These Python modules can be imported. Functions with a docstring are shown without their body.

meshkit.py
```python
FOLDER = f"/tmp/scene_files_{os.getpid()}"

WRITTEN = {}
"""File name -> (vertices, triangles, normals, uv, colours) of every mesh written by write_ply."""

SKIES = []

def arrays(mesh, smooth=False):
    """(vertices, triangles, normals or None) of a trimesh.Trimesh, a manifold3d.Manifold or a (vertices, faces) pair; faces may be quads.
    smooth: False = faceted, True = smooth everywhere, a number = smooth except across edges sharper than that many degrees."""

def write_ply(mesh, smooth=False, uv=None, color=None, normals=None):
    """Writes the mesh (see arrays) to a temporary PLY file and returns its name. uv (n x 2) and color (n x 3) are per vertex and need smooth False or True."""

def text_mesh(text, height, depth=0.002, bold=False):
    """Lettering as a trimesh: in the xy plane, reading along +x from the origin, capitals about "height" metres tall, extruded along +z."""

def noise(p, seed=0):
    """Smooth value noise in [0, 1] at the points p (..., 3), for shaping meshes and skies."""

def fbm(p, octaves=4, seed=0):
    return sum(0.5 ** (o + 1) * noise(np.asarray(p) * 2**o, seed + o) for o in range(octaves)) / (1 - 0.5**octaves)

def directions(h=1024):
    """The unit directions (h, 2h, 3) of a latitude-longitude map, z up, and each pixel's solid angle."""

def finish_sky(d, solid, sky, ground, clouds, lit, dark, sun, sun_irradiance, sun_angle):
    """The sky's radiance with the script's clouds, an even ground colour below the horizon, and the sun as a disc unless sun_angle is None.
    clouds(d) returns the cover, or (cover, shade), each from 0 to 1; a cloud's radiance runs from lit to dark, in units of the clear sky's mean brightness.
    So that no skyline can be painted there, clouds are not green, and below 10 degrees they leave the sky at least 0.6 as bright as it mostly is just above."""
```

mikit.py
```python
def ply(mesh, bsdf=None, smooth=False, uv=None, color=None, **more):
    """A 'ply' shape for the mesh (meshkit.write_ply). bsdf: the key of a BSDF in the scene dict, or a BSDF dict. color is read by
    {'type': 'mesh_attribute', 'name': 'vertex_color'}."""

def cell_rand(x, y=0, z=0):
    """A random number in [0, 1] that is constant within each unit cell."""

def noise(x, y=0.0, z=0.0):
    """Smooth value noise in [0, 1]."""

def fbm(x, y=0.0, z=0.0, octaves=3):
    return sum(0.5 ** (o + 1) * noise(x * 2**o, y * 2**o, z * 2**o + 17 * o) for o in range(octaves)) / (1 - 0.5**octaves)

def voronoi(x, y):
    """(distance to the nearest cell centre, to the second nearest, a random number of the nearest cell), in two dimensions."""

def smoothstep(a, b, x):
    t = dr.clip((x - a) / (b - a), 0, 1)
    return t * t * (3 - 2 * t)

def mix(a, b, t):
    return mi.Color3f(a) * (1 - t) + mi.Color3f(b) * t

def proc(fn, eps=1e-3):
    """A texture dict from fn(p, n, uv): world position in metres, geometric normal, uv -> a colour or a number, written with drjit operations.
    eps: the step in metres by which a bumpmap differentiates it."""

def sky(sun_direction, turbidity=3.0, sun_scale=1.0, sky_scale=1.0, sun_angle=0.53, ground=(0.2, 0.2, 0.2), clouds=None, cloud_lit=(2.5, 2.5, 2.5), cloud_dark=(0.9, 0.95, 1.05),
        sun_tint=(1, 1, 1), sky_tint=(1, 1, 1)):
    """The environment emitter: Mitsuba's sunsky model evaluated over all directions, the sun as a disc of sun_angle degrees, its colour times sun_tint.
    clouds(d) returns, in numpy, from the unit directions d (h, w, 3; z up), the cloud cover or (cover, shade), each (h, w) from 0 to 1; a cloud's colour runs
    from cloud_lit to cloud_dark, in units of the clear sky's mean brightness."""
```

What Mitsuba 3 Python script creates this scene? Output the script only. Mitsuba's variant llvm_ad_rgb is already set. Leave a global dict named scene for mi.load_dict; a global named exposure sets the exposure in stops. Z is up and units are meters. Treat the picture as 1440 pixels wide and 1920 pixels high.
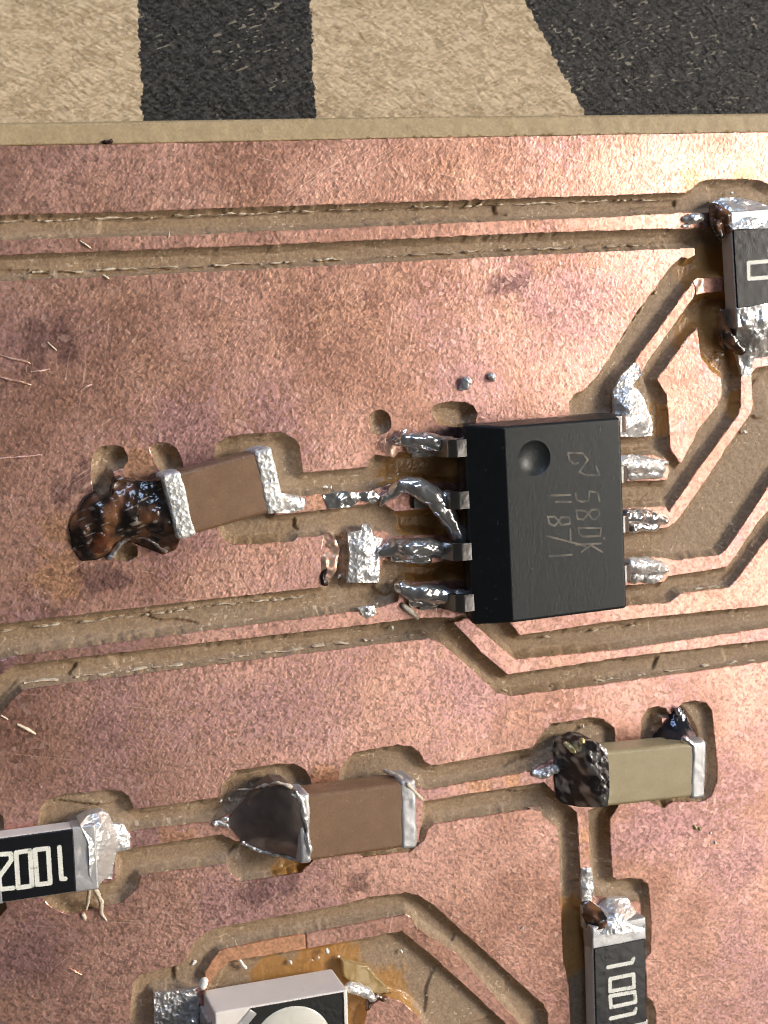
import math, random
import numpy as np, trimesh, shapely, mitsuba as mi, drjit as dr, mikit, meshkit
import manifold3d as m3
from shapely.geometry import Polygon, LineString, Point, box
from shapely.ops import unary_union
from scipy.spatial import Delaunay
from scipy.interpolate import RBFInterpolator
from scipy.ndimage import distance_transform_edt, gaussian_filter
from mikit import noise, fbm, voronoi, smoothstep, mix, cell_rand

# A macro photograph: one unit of this scene is one millimetre of the place, so that copper 0.04 mm thick is far above the renderer's ray offset.
# x runs along the board's edge, y across the board, z up from the copper; z = 0 is the top of the copper.
scene, labels = {}, {}
T = mi.ScalarTransform4f
rng = np.random.default_rng(7)

# ---------------------------------------------------------------- camera, light, exposure
scene['camera'] = {'type': 'thinlens', 'aperture_radius': 0.10, 'focus_distance': 35.2, 'fov': 29.863, 'fov_axis': 'x', 'near_clip': 1.0, 'far_clip': 4000.0,
                   'to_world': T().look_at(origin=(-11.2903, 4.5019, 33.2479), target=(0.0000, 0.0000, 0.0000), up=(0.09863, 0.99003, -0.10056))}
exposure = -0.25
def lamp(key, pos, target, shape, scale, radiance, label, cat):
    scene[key] = {'type': shape, 'to_world': T().look_at(origin=pos, target=target, up=[0.1, 0.2, 1.0]) @ T().scale([scale[0], scale[1], 1]),
                  'emitter': {'type': 'area', 'radiance': {'type': 'rgb', 'value': radiance}}}
    labels[key] = {'label': label, 'category': cat}
lamp('desk_lamp', [338, 78, 262], [0, 0, 0], 'disk', (76, 76), [46, 41.8, 36.6], 'round warm desk lamp shining from above the far right corner of the board', 'lamp')
lamp('window_pane', [-60, 620, 420], [0, 0, 0], 'rectangle', (120, 110), [7.0, 9.0, 13.0], 'pale blue daylight window standing behind the cardboard', 'window')
lamp('ceiling_light', [420, -165, 590], [0, 0, 0], 'rectangle', (210, 150), [4.2, 3.85, 3.5], 'wide warm ceiling light hanging beside the board', 'ceiling light')
scene['room_light'] = {'type': 'constant', 'radiance': {'type': 'rgb', 'value': [0.05, 0.046, 0.041]}}

# ---------------------------------------------------------------- materials
def P(fn, eps=0.01):
    return mikit.proc(fn, eps)
def rgb(*v):
    return {'type': 'rgb', 'value': list(v)}
def principled(**k):
    return {'type': 'twosided', 'bsdf': {'type': 'principled', **k}}
def bumped(fn, scale=1.0, eps=0.012, **k):
    return {'type': 'twosided', 'bsdf': {'type': 'bumpmap', 'arbitrary': P(fn, eps), 'scale': scale, 'bsdf': {'type': 'principled', **k}}}

def grain(p):
    w = noise(p.x * 3.1, p.y * 3.1) * 1.2
    return voronoi(p.x * 9.5 + p.y * 3 + w, p.y * 9.5 - p.x * 2 - w + 40)
def copper_height(p, n, uv):
    d, e, r = grain(p)
    f = noise(p.x * 19 + 9, p.y * 19)
    return 0.0022 * d + 0.0016 * r + 0.0022 * f + 0.0016 * noise(p.x * 31, p.y * 31) + 0.0016 * noise(p.x * 40 - p.y * 30, p.y * 6 + p.x * 5)
def copper_colour(p, n, uv):
    d, e, r = grain(p)
    big = fbm(p.x * 0.28 + 3.7, p.y * 0.28 + 8.1, octaves=3)
    mid = fbm(p.x * 1.1 + 11, p.y * 1.1 + 5, octaves=4)
    fine = noise(p.x * 17, p.y * 17) * 0.40 + r * 0.30 + noise(p.x * 29, p.y * 29) * 0.30
    tarnish = smoothstep(0.32, 0.72, big * 0.5 + mid * 0.3 + fine * 0.3 - 0.05)
    c = mix([0.77, 0.45, 0.365], [0.44, 0.24, 0.18], tarnish)
    purple = smoothstep(0.5, 0.75, fbm(p.x * 0.42 + 31, p.y * 0.42 + 77, octaves=3) + 0.25 * (r - 0.5))
    c = mix(c, [0.47, 0.27, 0.29], purple * 0.6)
    golden = smoothstep(0.66, 0.9, noise(p.x * 1.6 + 50, p.y * 1.6 + 9) + 0.35 * (fine - 0.5))
    c = mix(c, [0.80, 0.48, 0.30], golden * 0.15)
    c = mix(c, [0.66, 0.36, 0.19], spots(p, ORANGE_HEAT, 5) * 0.6)
    c = mix(c, [0.17, 0.095, 0.10], spots(p, DARK_HEAT, 15) * 0.6)
    def brushed(a, f):
        u, v = p.x * math.cos(a) + p.y * math.sin(a), p.y * math.cos(a) - p.x * math.sin(a)
        return smoothstep(0.90, 0.97, noise(u * 0.9 + f, v * 26 + 3 * f)) * smoothstep(0.5, 0.7, noise(u * 0.5 + 7 * f, v * 1.3))
    scratch = dr.maximum(brushed(0.5, 3.0), dr.maximum(brushed(-0.25, 11.0), brushed(1.35, 19.0)))
    flake = smoothstep(0.86, 0.95, r) * smoothstep(0.5, 0.7, noise(p.x * 1.7, p.y * 1.7 + 60))
    c = mix(c * (0.50 + 0.78 * smoothstep(0.12, 0.86, fine)), [0.86, 0.62, 0.52], flake * 0.3)
    return mix(c, [0.90, 0.62, 0.50], scratch * 0.5)
# heat and flux marks on the copper: (x, y, reach) of each stained spot
def spots(p, where, seed):
    wx = (fbm(p.x * 3 + seed, p.y * 3, octaves=3) - 0.5) * 1.3
    f = mi.Float(0)
    for x, y, s in where:
        f = dr.maximum(f, 1 - dr.sqrt(dr.square(p.x - x) + dr.square(p.y - y)) / s + wx)
    return smoothstep(0.1, 0.55, f)
ORANGE_HEAT = [(x, y, s) for (x, y), s in zip([(-8.002,-0.681),(-7.786,0.407),(-5.980,1.592),(-5.837,1.827),(-0.694,-6.394),(-1.949,-6.397),(8.989,7.616),(10.437,7.853),(-1.580,-7.074),(-5.754,-7.298),(2.150,-7.276),(3.049,-7.280),(5.033,-9.213),(5.090,-9.666),(-1.749,0.435)], [.9, .6, .5, .5, .45, .45, .55, .5, .5, .5, .5, .4, .3, .3, .25])]
DARK_HEAT = [(x, y, s) for (x, y), s in zip([(-7.112,-0.908),(-6.737,-0.826),(-3.771,-8.985),(-3.093,-9.004),(-7.710,4.641),(-7.153,1.452),(-7.781,1.143),(1.795,1.694),(0.109,1.702),(4.031,5.521),(3.292,5.293),(7.416,1.789),(7.803,1.619),(-1.302,-9.203),(2.417,-2.562),(1.989,-2.373),(1.263,-2.422)], [.55, .5, .6, .5, .8, .5, .5, .5, .4, .5, .5, .3, .3, .5, .5, .5, .5])]
def copper_rough(p, n, uv):
    return 0.35 + 0.10 * noise(p.x * 13, p.y * 13)
scene['copper'] = bumped(copper_height, 1.0, base_color=P(copper_colour), metallic=0.88, roughness=P(copper_rough), specular=0.5)
def bright_copper_colour(p, n, uv):
    return mix([0.90, 0.52, 0.40], [0.95, 0.68, 0.52], noise(p.x * 12, p.y * 12))
scene['bright_copper'] = principled(base_color=P(bright_copper_colour), metallic=0.8, roughness=0.35)
def orange_colour(p, n, uv):
    return mix([0.72, 0.38, 0.22], [0.56, 0.30, 0.18], fbm(p.x * 2.5, p.y * 2.5, octaves=3)) * (0.75 + 0.5 * noise(p.x * 20, p.y * 20))
scene['orange_copper'] = bumped(copper_height, 1.0, base_color=P(orange_colour), metallic=0.8, roughness=0.45)

# where soldering flux ran over the glass-fibre board and dried: (x, y, reach)
FLUX = [(x, y, s) for (x, y), s in zip([(9.460,5.271),(9.399,3.605),(10.236,1.855),(5.654,2.199),(7.797,1.480),(7.564,-0.329),(7.195,-1.567),(-2.164,-11.560),(-1.110,-12.785),(1.190,1.081),(1.400,-0.139),(1.462,-1.495),(-2.804,-8.783),(4.586,-11.944),(7.803,1.619),(-3.540,-11.407)],
                                       [.8, .8, .4, .01, .01, .01, .01, .9, 1.0, .9, .9, .9, .5, .9, .4, .5])]
def flux_cover(p):
    wx = (fbm(p.x * 2.2, p.y * 2.2, octaves=3) - 0.5) * 0.7
    f = mi.Float(0)
    for x, y, s in FLUX:
        f = dr.maximum(f, 1 - dr.sqrt(dr.square(p.x - x) + dr.square(p.y - y)) / (s * 1.35) + wx)
    return smoothstep(0.0, 0.28, f)
def glass_fibre_colour(p, n, uv):
    m = fbm(p.x * 1.3, p.y * 1.3, octaves=3)
    g = noise(p.x * 28, p.y * 28)
    weave = noise(p.x * 3.2, p.y * 16)
    c = mix([0.34, 0.242, 0.155], [0.262, 0.182, 0.115], m * 0.6 + weave * 0.4)
    c = c * (0.80 + 0.40 * g)
    speck = smoothstep(0.80, 0.9, noise(p.x * 17 + 4, p.y * 17 + 8)) * smoothstep(0.45, 0.7, noise(p.x * 2.3, p.y * 2.3))
    c = mix(c, [0.62, 0.53, 0.40], speck * 0.6)
    return mix(c, mix([0.46, 0.20, 0.035], [0.40, 0.225, 0.07], m), flux_cover(p) * 0.75)
def glass_fibre_height(p, n, uv):
    return 0.006 * noise(p.x * 26, p.y * 26) + 0.006 * noise(p.x * 9, p.y * 9) + 0.006 * noise(p.x * 4, p.y * 60)
def glass_fibre_rough(p, n, uv):
    return 0.62 - 0.38 * flux_cover(p)
scene['glass_fibre'] = bumped(glass_fibre_height, 1.0, base_color=P(glass_fibre_colour), roughness=P(glass_fibre_rough), specular=0.45)
def raw_edge_colour(p, n, uv):
    return mix([0.45, 0.345, 0.195], [0.37, 0.28, 0.16], fbm(p.x * 2.5, p.y * 2.5, octaves=4)) * (0.88 + 0.24 * noise(p.x * 22, p.y * 22))
scene['raw_laminate'] = principled(base_color=P(raw_edge_colour), roughness=0.6)
scene['torn_fibre'] = principled(base_color=rgb(0.66, 0.58, 0.46), roughness=0.5)

def crumple(p, n, uv):
    d, e, r = voronoi(p.x * 9 + p.z * 5, p.y * 9 - p.z * 4)
    return 0.05 * d + 0.03 * noise(p.x * 22, p.y * 22, p.z * 22) + 0.04 * r
scene['solder_rough'] = bumped(crumple, 0.3, base_color=rgb(0.88, 0.88, 0.86), metallic=0.7, roughness=0.33)
def ripple(p, n, uv):
    return 0.02 * noise(p.x * 5, p.y * 5, p.z * 5) + 0.006 * noise(p.x * 17, p.y * 17, p.z * 17)
scene['solder_bright'] = bumped(ripple, 0.8, base_color=rgb(0.90, 0.90, 0.89), metallic=0.92, roughness=0.19)
def dull_colour(p, n, uv):
    return mix([0.50, 0.48, 0.46], [0.74, 0.73, 0.71], noise(p.x * 7, p.y * 7, p.z * 7))
scene['solder_dull'] = bumped(crumple, 0.5, base_color=P(dull_colour), metallic=0.75, roughness=0.36)
def frost_colour(p, n, uv):
    return mix([0.60, 0.60, 0.57], [0.86, 0.87, 0.84], smoothstep(0.3, 0.7, noise(p.x * 16, p.y * 16, p.z * 16)))
scene['tin_frosted'] = bumped(crumple, 0.4, base_color=P(frost_colour), metallic=0.45, roughness=0.42)
scene['tin_smooth'] = bumped(ripple, 0.5, base_color=rgb(0.60, 0.60, 0.60), metallic=0.6, roughness=0.4)
scene['lead_tin'] = bumped(ripple, 0.6, base_color=rgb(0.27, 0.26, 0.25), metallic=0.95, roughness=0.3)

def burnt_colour(p, n, uv):
    t = noise(p.x * 4, p.y * 4, p.z * 4)
    c = mix([0.018, 0.013, 0.011], [0.19, 0.085, 0.04], smoothstep(0.4, 0.85, t))
    return mix(c, [0.36, 0.31, 0.26], smoothstep(0.70, 0.9, noise(p.x * 5 + p.y * 2, p.y * 17 - p.x * 6, p.z * 6)) * 0.7)
scene['burnt_flux'] = bumped(ripple, 1.6, base_color=P(burnt_colour), roughness=0.16, specular=0.6, clearcoat=0.8, clearcoat_gloss=0.9)
scene['amber_flux'] = bumped(ripple, 1.2, base_color=rgb(0.09, 0.028, 0.012), roughness=0.15, specular=0.55, clearcoat=0.8, clearcoat_gloss=0.95)
def ceramic_height(p, n, uv):
    return 0.010 * noise(p.x * 6, p.y * 6, p.z * 6) + 0.006 * noise(p.x * 24, p.y * 24, p.z * 24)
def ceramic_rough(p, n, uv):
    return 0.30 + 0.25 * fbm(p.x * 3, p.y * 3, p.z * 3, octaves=3)
def brown_ceramic(p, n, uv):
    return mix(mix([0.25, 0.145, 0.083], [0.185, 0.106, 0.06], fbm(p.x * 4, p.y * 4, p.z * 4, octaves=4)) * (0.85 + 0.3 * noise(p.x * 30, p.y * 30, p.z * 30)), [0.40, 0.28, 0.19], 0.5 * smoothstep(0.82, 0.93, noise(p.x * 14, p.y * 14, p.z * 14)))
scene['ceramic_brown'] = bumped(ceramic_height, 0.3, base_color=P(brown_ceramic), roughness=P(ceramic_rough), specular=0.5)
def grey_ceramic(p, n, uv):
    return mix([0.385, 0.325, 0.19], [0.32, 0.262, 0.15], fbm(p.x * 4 + 7, p.y * 4, p.z * 4, octaves=4)) * (0.9 + 0.2 * noise(p.x * 30, p.y * 30, p.z * 30))
scene['ceramic_grey'] = bumped(ceramic_height, 0.3, base_color=P(grey_ceramic), roughness=P(ceramic_rough), specular=0.5)
def plastic_colour(p, n, uv):
    f = fbm(p.x * 5, p.y * 5, p.z * 5, octaves=3)
    c = mix([0.012, 0.0155, 0.0165], [0.018, 0.022, 0.023], f)
    return mix(c, [0.10, 0.10, 0.095], smoothstep(0.80, 0.92, noise(p.x * 13, p.y * 13, p.z * 13)) * smoothstep(0.4, 0.8, f) * 0.8)
def plastic_height(p, n, uv):
    return 0.007 * noise(p.x * 40, p.y * 40, p.z * 40) + 0.006 * noise(p.x * 15, p.y * 15, p.z * 15)
scene['moulded_plastic'] = bumped(plastic_height, 0.45, base_color=P(plastic_colour), roughness=0.42, specular=0.4)
scene['glossy_plastic'] = principled(base_color=rgb(0.014, 0.015, 0.016), roughness=0.14, specular=0.6)
def glaze_height(p, n, uv):
    return 0.012 * noise(p.x * 7, p.y * 7) + 0.004 * noise(p.x * 31, p.y * 31)
scene['black_glaze'] = bumped(glaze_height, 0.3, base_color=rgb(0.008, 0.009, 0.011), roughness=0.25, specular=0.5)
scene['alumina'] = bumped(plastic_height, 1.0, base_color=rgb(0.70, 0.66, 0.61), roughness=0.5)
def print_colour(p, n, uv):
    return mix([0.80, 0.80, 0.71], [0.30, 0.30, 0.27], smoothstep(0.66, 0.85, fbm(p.x * 9, p.y * 9, octaves=3)))
scene['white_print'] = principled(base_color=P(print_colour), roughness=0.55)
def etched_colour(p, n, uv):
    return mix([0.04, 0.04, 0.036], [0.20, 0.175, 0.14], noise(p.x * 7, p.y * 7))
scene['laser_mark'] = principled(base_color=P(etched_colour), roughness=0.6)
scene['white_plastic'] = bumped(plastic_height, 0.7, base_color=rgb(0.83, 0.775, 0.70), roughness=0.42)
scene['lens_resin'] = principled(base_color=rgb(0.66, 0.64, 0.55), roughness=0.25, specular=0.5)
scene['dark_coat'] = bumped(plastic_height, 0.7, base_color=rgb(0.02, 0.02, 0.019), roughness=0.3)
scene['charred_crumb'] = principled(base_color=rgb(0.03, 0.012, 0.012), roughness=0.4)
scene['pale_sliver'] = principled(base_color=rgb(0.80, 0.68, 0.50), roughness=0.4)
scene['white_chip'] = principled(base_color=rgb(0.82, 0.80, 0.72), roughness=0.3, specular=0.6)

# ---------------------------------------------------------------- helpers
def numbered(key):
    if key not in scene and key not in labels:
        return key
    k = 1
    while '%s_%03d' % (key, k) in scene or '%s_%03d' % (key, k) in labels:
        k += 1
    return '%s_%03d' % (key, k)
def thing(name, label, cat, group=None, kind=None):
    key = numbered(name)
    labels[key] = {'label': label, 'category': cat}
    if group: labels[key]['group'] = group
    if kind: labels[key] = {'label': label, 'kind': kind}
    return key
def part(owner, name, mesh, bsdf, smooth=35, label=None, kind=None):
    key = numbered(owner + '__' + name)
    scene[key] = mikit.ply(mesh, bsdf, smooth)
    if label: labels[key] = {'label': label}
    if kind: labels.setdefault(key, {})['kind'] = kind
    return key
def lone(name, label, cat, mesh, bsdf, smooth=35, group=None):
    key = thing(name, label, cat, group)
    scene[key] = mikit.ply(mesh, bsdf, smooth)
    return key
def mesh_of(man):
    m = man.to_mesh()
    return trimesh.Trimesh(np.array(m.vert_properties[:, :3], float), np.array(m.tri_verts), process=False)
def n3(p, f, seed=0):
    return meshkit.noise(np.asarray(p) * f, seed) - 0.5
def rough_up(m, amp, freq, seed=0):
    n = m.vertex_normals
    m.vertices = m.vertices + n * (amp * (n3(m.vertices, freq, seed) + 0.5 * n3(m.vertices, freq * 2.3, seed + 5)))[:, None] * 2
    return m
def frame(cx, cy, ang):
    a = math.radians(ang)
    M = np.eye(4); M[:2, :2] = [[math.cos(a), -math.sin(a)], [math.sin(a), math.cos(a)]]; M[:2, 3] = cx, cy
    return M
def rbox(x0, x1, y0, y1, z0, z1, r=0.05, M=None, seg=12):
    s = m3.Manifold.sphere(r, seg)
    pts = [s.translate([x, y, z]) for x in (x0 + r, x1 - r) for y in (y0 + r, y1 - r) for z in (z0 + r, z1 - r)]
    m = mesh_of(m3.Manifold.batch_hull(pts))
    if M is not None: m.apply_transform(M)
    return m
def blob(*chains, amp=0.0, freq=4.0, edge=0.05, seed=0, smooth=8, cut=None):
    """Chains of (x, y, z, r): hulls of spheres joined, refined, smoothed and roughened into one lump."""
    parts = []
    for c in chains:
        sp = [m3.Manifold.sphere(q[3], 14).translate(list(map(float, q[:3]))) for q in c]
        parts += [m3.Manifold.batch_hull([a, b]) for a, b in zip(sp, sp[1:])] if len(sp) > 1 else sp
    m = m3.Manifold.batch_boolean(parts, m3.OpType.Add).refine_to_length(edge)
    m = mesh_of(m)
    trimesh.smoothing.filter_taubin(m, iterations=smooth)
    if amp: rough_up(m, amp, freq, seed)
    return m
def tri_grid(poly, step):
    poly = shapely.segmentize(poly, step)
    b = np.array(poly.exterior.coords)[:-1]
    x0, y0, x1, y1 = poly.bounds
    gx, gy = np.meshgrid(np.arange(x0, x1, step), np.arange(y0, y1, step * 0.87))
    gx[1::2] += step / 2
    g = np.c_[gx.ravel(), gy.ravel()]
    g = g + (meshkit.noise(np.c_[g * 37, g[:, 0] * 0]) - 0.5)[:, None] * step * 0.4
    inner = poly.buffer(-step * 0.45)
    g = g[shapely.contains_xy(inner, g[:, 0], g[:, 1])]
    p = np.vstack([b, g])
    t = Delaunay(p).simplices
    cen = p[t].mean(1)
    t = t[shapely.contains_xy(poly, cen[:, 0], cen[:, 1])]
    a = np.cross(p[t[:, 1]] - p[t[:, 0]], p[t[:, 2]] - p[t[:, 0]])
    t[a < 0] = t[a < 0][:, ::-1]
    return p, t, len(b), poly
def patch(b3, anchors=(), step=0.05, amp=0.02, freq=6, seed=0, bulge=0.0, reach=0.2, down=None):
    """A surface over the outline b3 (x, y, z), lifted through the anchors (x, y, z), rounded up by bulge and roughened; down: the height its sides fall to."""
    b3 = np.array(b3, float)
    poly = Polygon(b3[:, :2])
    if not poly.exterior.is_ccw:
        b3 = b3[::-1]; poly = Polygon(b3[:, :2])
    p, t, nb, fine = tri_grid(poly, step)
    ctl = np.vstack([b3] + ([np.array(anchors, float)] if len(anchors) else []))
    ctl = ctl[np.unique(ctl[:, :2].round(3), axis=0, return_index=True)[1]]
    z = RBFInterpolator(ctl[:, :2], ctl[:, 2], kernel='linear', smoothing=0.0)(p)
    d = shapely.distance(fine.exterior, shapely.points(p))
    k = np.clip(d / reach, 0, 1)
    q3 = np.c_[p, z]
    z = z + bulge * np.sqrt(1 - (1 - k) ** 2) + amp * 2 * (n3(q3, freq, seed) + 0.6 * n3(q3, freq * 2.4, seed + 3)) * np.clip(d / (step * 1.5), 0.0, 1)
    v = np.c_[p, z]
    if down is not None:
        low = v[:nb].copy(); low[:, 2] = np.minimum(down, low[:, 2] - 0.005)
        i = np.arange(nb); j = (i + 1) % nb; o = len(v)
        t = np.vstack([t, np.c_[i, o + i, j], np.c_[j, o + i, o + j]])
        v = np.vstack([v, low])
    return trimesh.Trimesh(v, t, process=False)
def flat(pts, z):
    return [(x, y, z) for x, y in pts]
def stroke(lines, width, z0, z1):
    g = unary_union([LineString(l).buffer(width / 2, 4) for l in lines])
    out = []
    for q in getattr(g, 'geoms', [g]):
        m = trimesh.creation.extrude_polygon(q, z1 - z0, engine='earcut'); m.apply_translation([0, 0, z0]); out.append(m)
    return trimesh.util.concatenate(out)
def sliver(p4, amp=0.01, seed=0):
    return blob(p4, amp=amp, freq=9, edge=0.04, seed=seed, smooth=3)

# ---------------------------------------------------------------- the cardboard under the board
CARD_Z = -1.635
BAR = [(-4.754,12.822),(-0.480,12.897),(-0.582,9.466),(-4.874,9.523)]
WEDGE = [(5.028,12.994),(6.804,9.738)]
def cardboard_colour(p, n, uv):
    jit = (noise(p.x * 9, p.y * 9) - 0.5) * 0.10 + (noise(p.x * 25, p.y * 25) - 0.5) * 0.05
    def right_of(a, b):
        # signed distance to the printed edge through a and b, positive on the right
        dx, dy = b[0] - a[0], b[1] - a[1]; L = math.hypot(dx, dy)
        return -((p.x - a[0]) * dy - (p.y - a[1]) * dx) / L * (1 if dy < 0 else -1)
    l = right_of(BAR[0], BAR[3]) + jit
    r = right_of(BAR[1], BAR[2]) + jit
    w = right_of(WEDGE[0], WEDGE[1]) + jit
    ink = dr.maximum(smoothstep(-0.02, 0.02, l) * smoothstep(0.02, -0.02, r), smoothstep(-0.02, 0.02, w))
    f = fbm(p.x * 2.2 + p.y * 1.1, p.y * 6 - p.x * 1.2, octaves=4)
    g = noise(p.x * 9 + p.y * 7, p.y * 22 - p.x * 8)
    paper = mix([0.56, 0.45, 0.305], [0.39, 0.30, 0.19], smoothstep(0.3, 0.72, f * 0.6 + g * 0.4))
    bare = smoothstep(0.80, 0.88, noise(p.x * 7 + p.y * 4, p.y * 17 - p.x * 5)) * smoothstep(0.45, 0.6, noise(p.x * 2, p.y * 2 + 9))
    inked = mix([0.014, 0.014, 0.014], [0.045, 0.043, 0.041], smoothstep(0.2, 0.9, g))
    inked = mix(inked, [0.30, 0.27, 0.21], bare * 0.6)
    return mix(paper, inked, ink)
scene['cardboard_paper'] = bumped(lambda p, n, uv: 0.012 * noise(p.x * 30, p.y * 30), 1.0, base_color=P(cardboard_colour), roughness=0.6, specular=0.22)
def fibre_relief(x, y):
    h = 0
    for k, (ang, sx, sy, a) in enumerate([(-18, 2.2, 12, .022), (-30, 3.0, 16, .024), (12, 2.8, 15, .018), (-46, 3.4, 17, .016), (-8, 4, 20, .016)]):
        c, s = math.cos(math.radians(ang)), math.sin(math.radians(ang))
        wob = 0.22 * (meshkit.noise(np.stack([x * 1.4, y * 1.4, x * 0 + k], -1)) - 0.5)
        u, v = (x * c + y * s), (-x * s + y * c) + wob
        n = meshkit.noise(np.stack([u * sx, v * sy, x * 0 + 3 * k], -1), 11 + k)
        h = h + a * (1 - np.abs(2 * n - 1)) ** 1.5 * 0.72
    return h
gx, gy = np.meshgrid(np.arange(-10.5, 14.5, 0.028), np.arange(7.6, 14.6, 0.024))
gz = CARD_Z - 0.10 + fibre_relief(gx, gy)
def grid_mesh(gx, gy, gz):
    h, w = gx.shape
    i = np.arange(h * w).reshape(h, w)
    q = np.stack([i[:-1, :-1], i[:-1, 1:], i[1:, 1:], i[1:, :-1]], -1).reshape(-1, 4)
    return trimesh.Trimesh(np.c_[gx.ravel(), gy.ravel(), gz.ravel()], np.vstack([q[:, [0, 1, 2]], q[:, [0, 2, 3]]]), process=False)
card = [grid_mesh(gx, gy, gz)]
for a, b, c, d in ((-90, 110, -110, 7.6), (-90, 110, 14.6, 60), (-90, -10.5, 7.6, 14.6), (14.5, 110, 7.6, 14.6)):
    m = trimesh.creation.box([b - a, d - c, 1.0]); m.apply_translation([(a + b) / 2, (c + d) / 2, CARD_Z - 0.555]); card.append(m)
scene['cardboard_sheet'] = mikit.ply(trimesh.util.concatenate(card), 'cardboard_paper', True)
labels['cardboard_sheet'] = {'label': 'tan fibrous cardboard printed with black bar and slanted black field, lying under the copper board', 'category': 'cardboard'}

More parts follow.
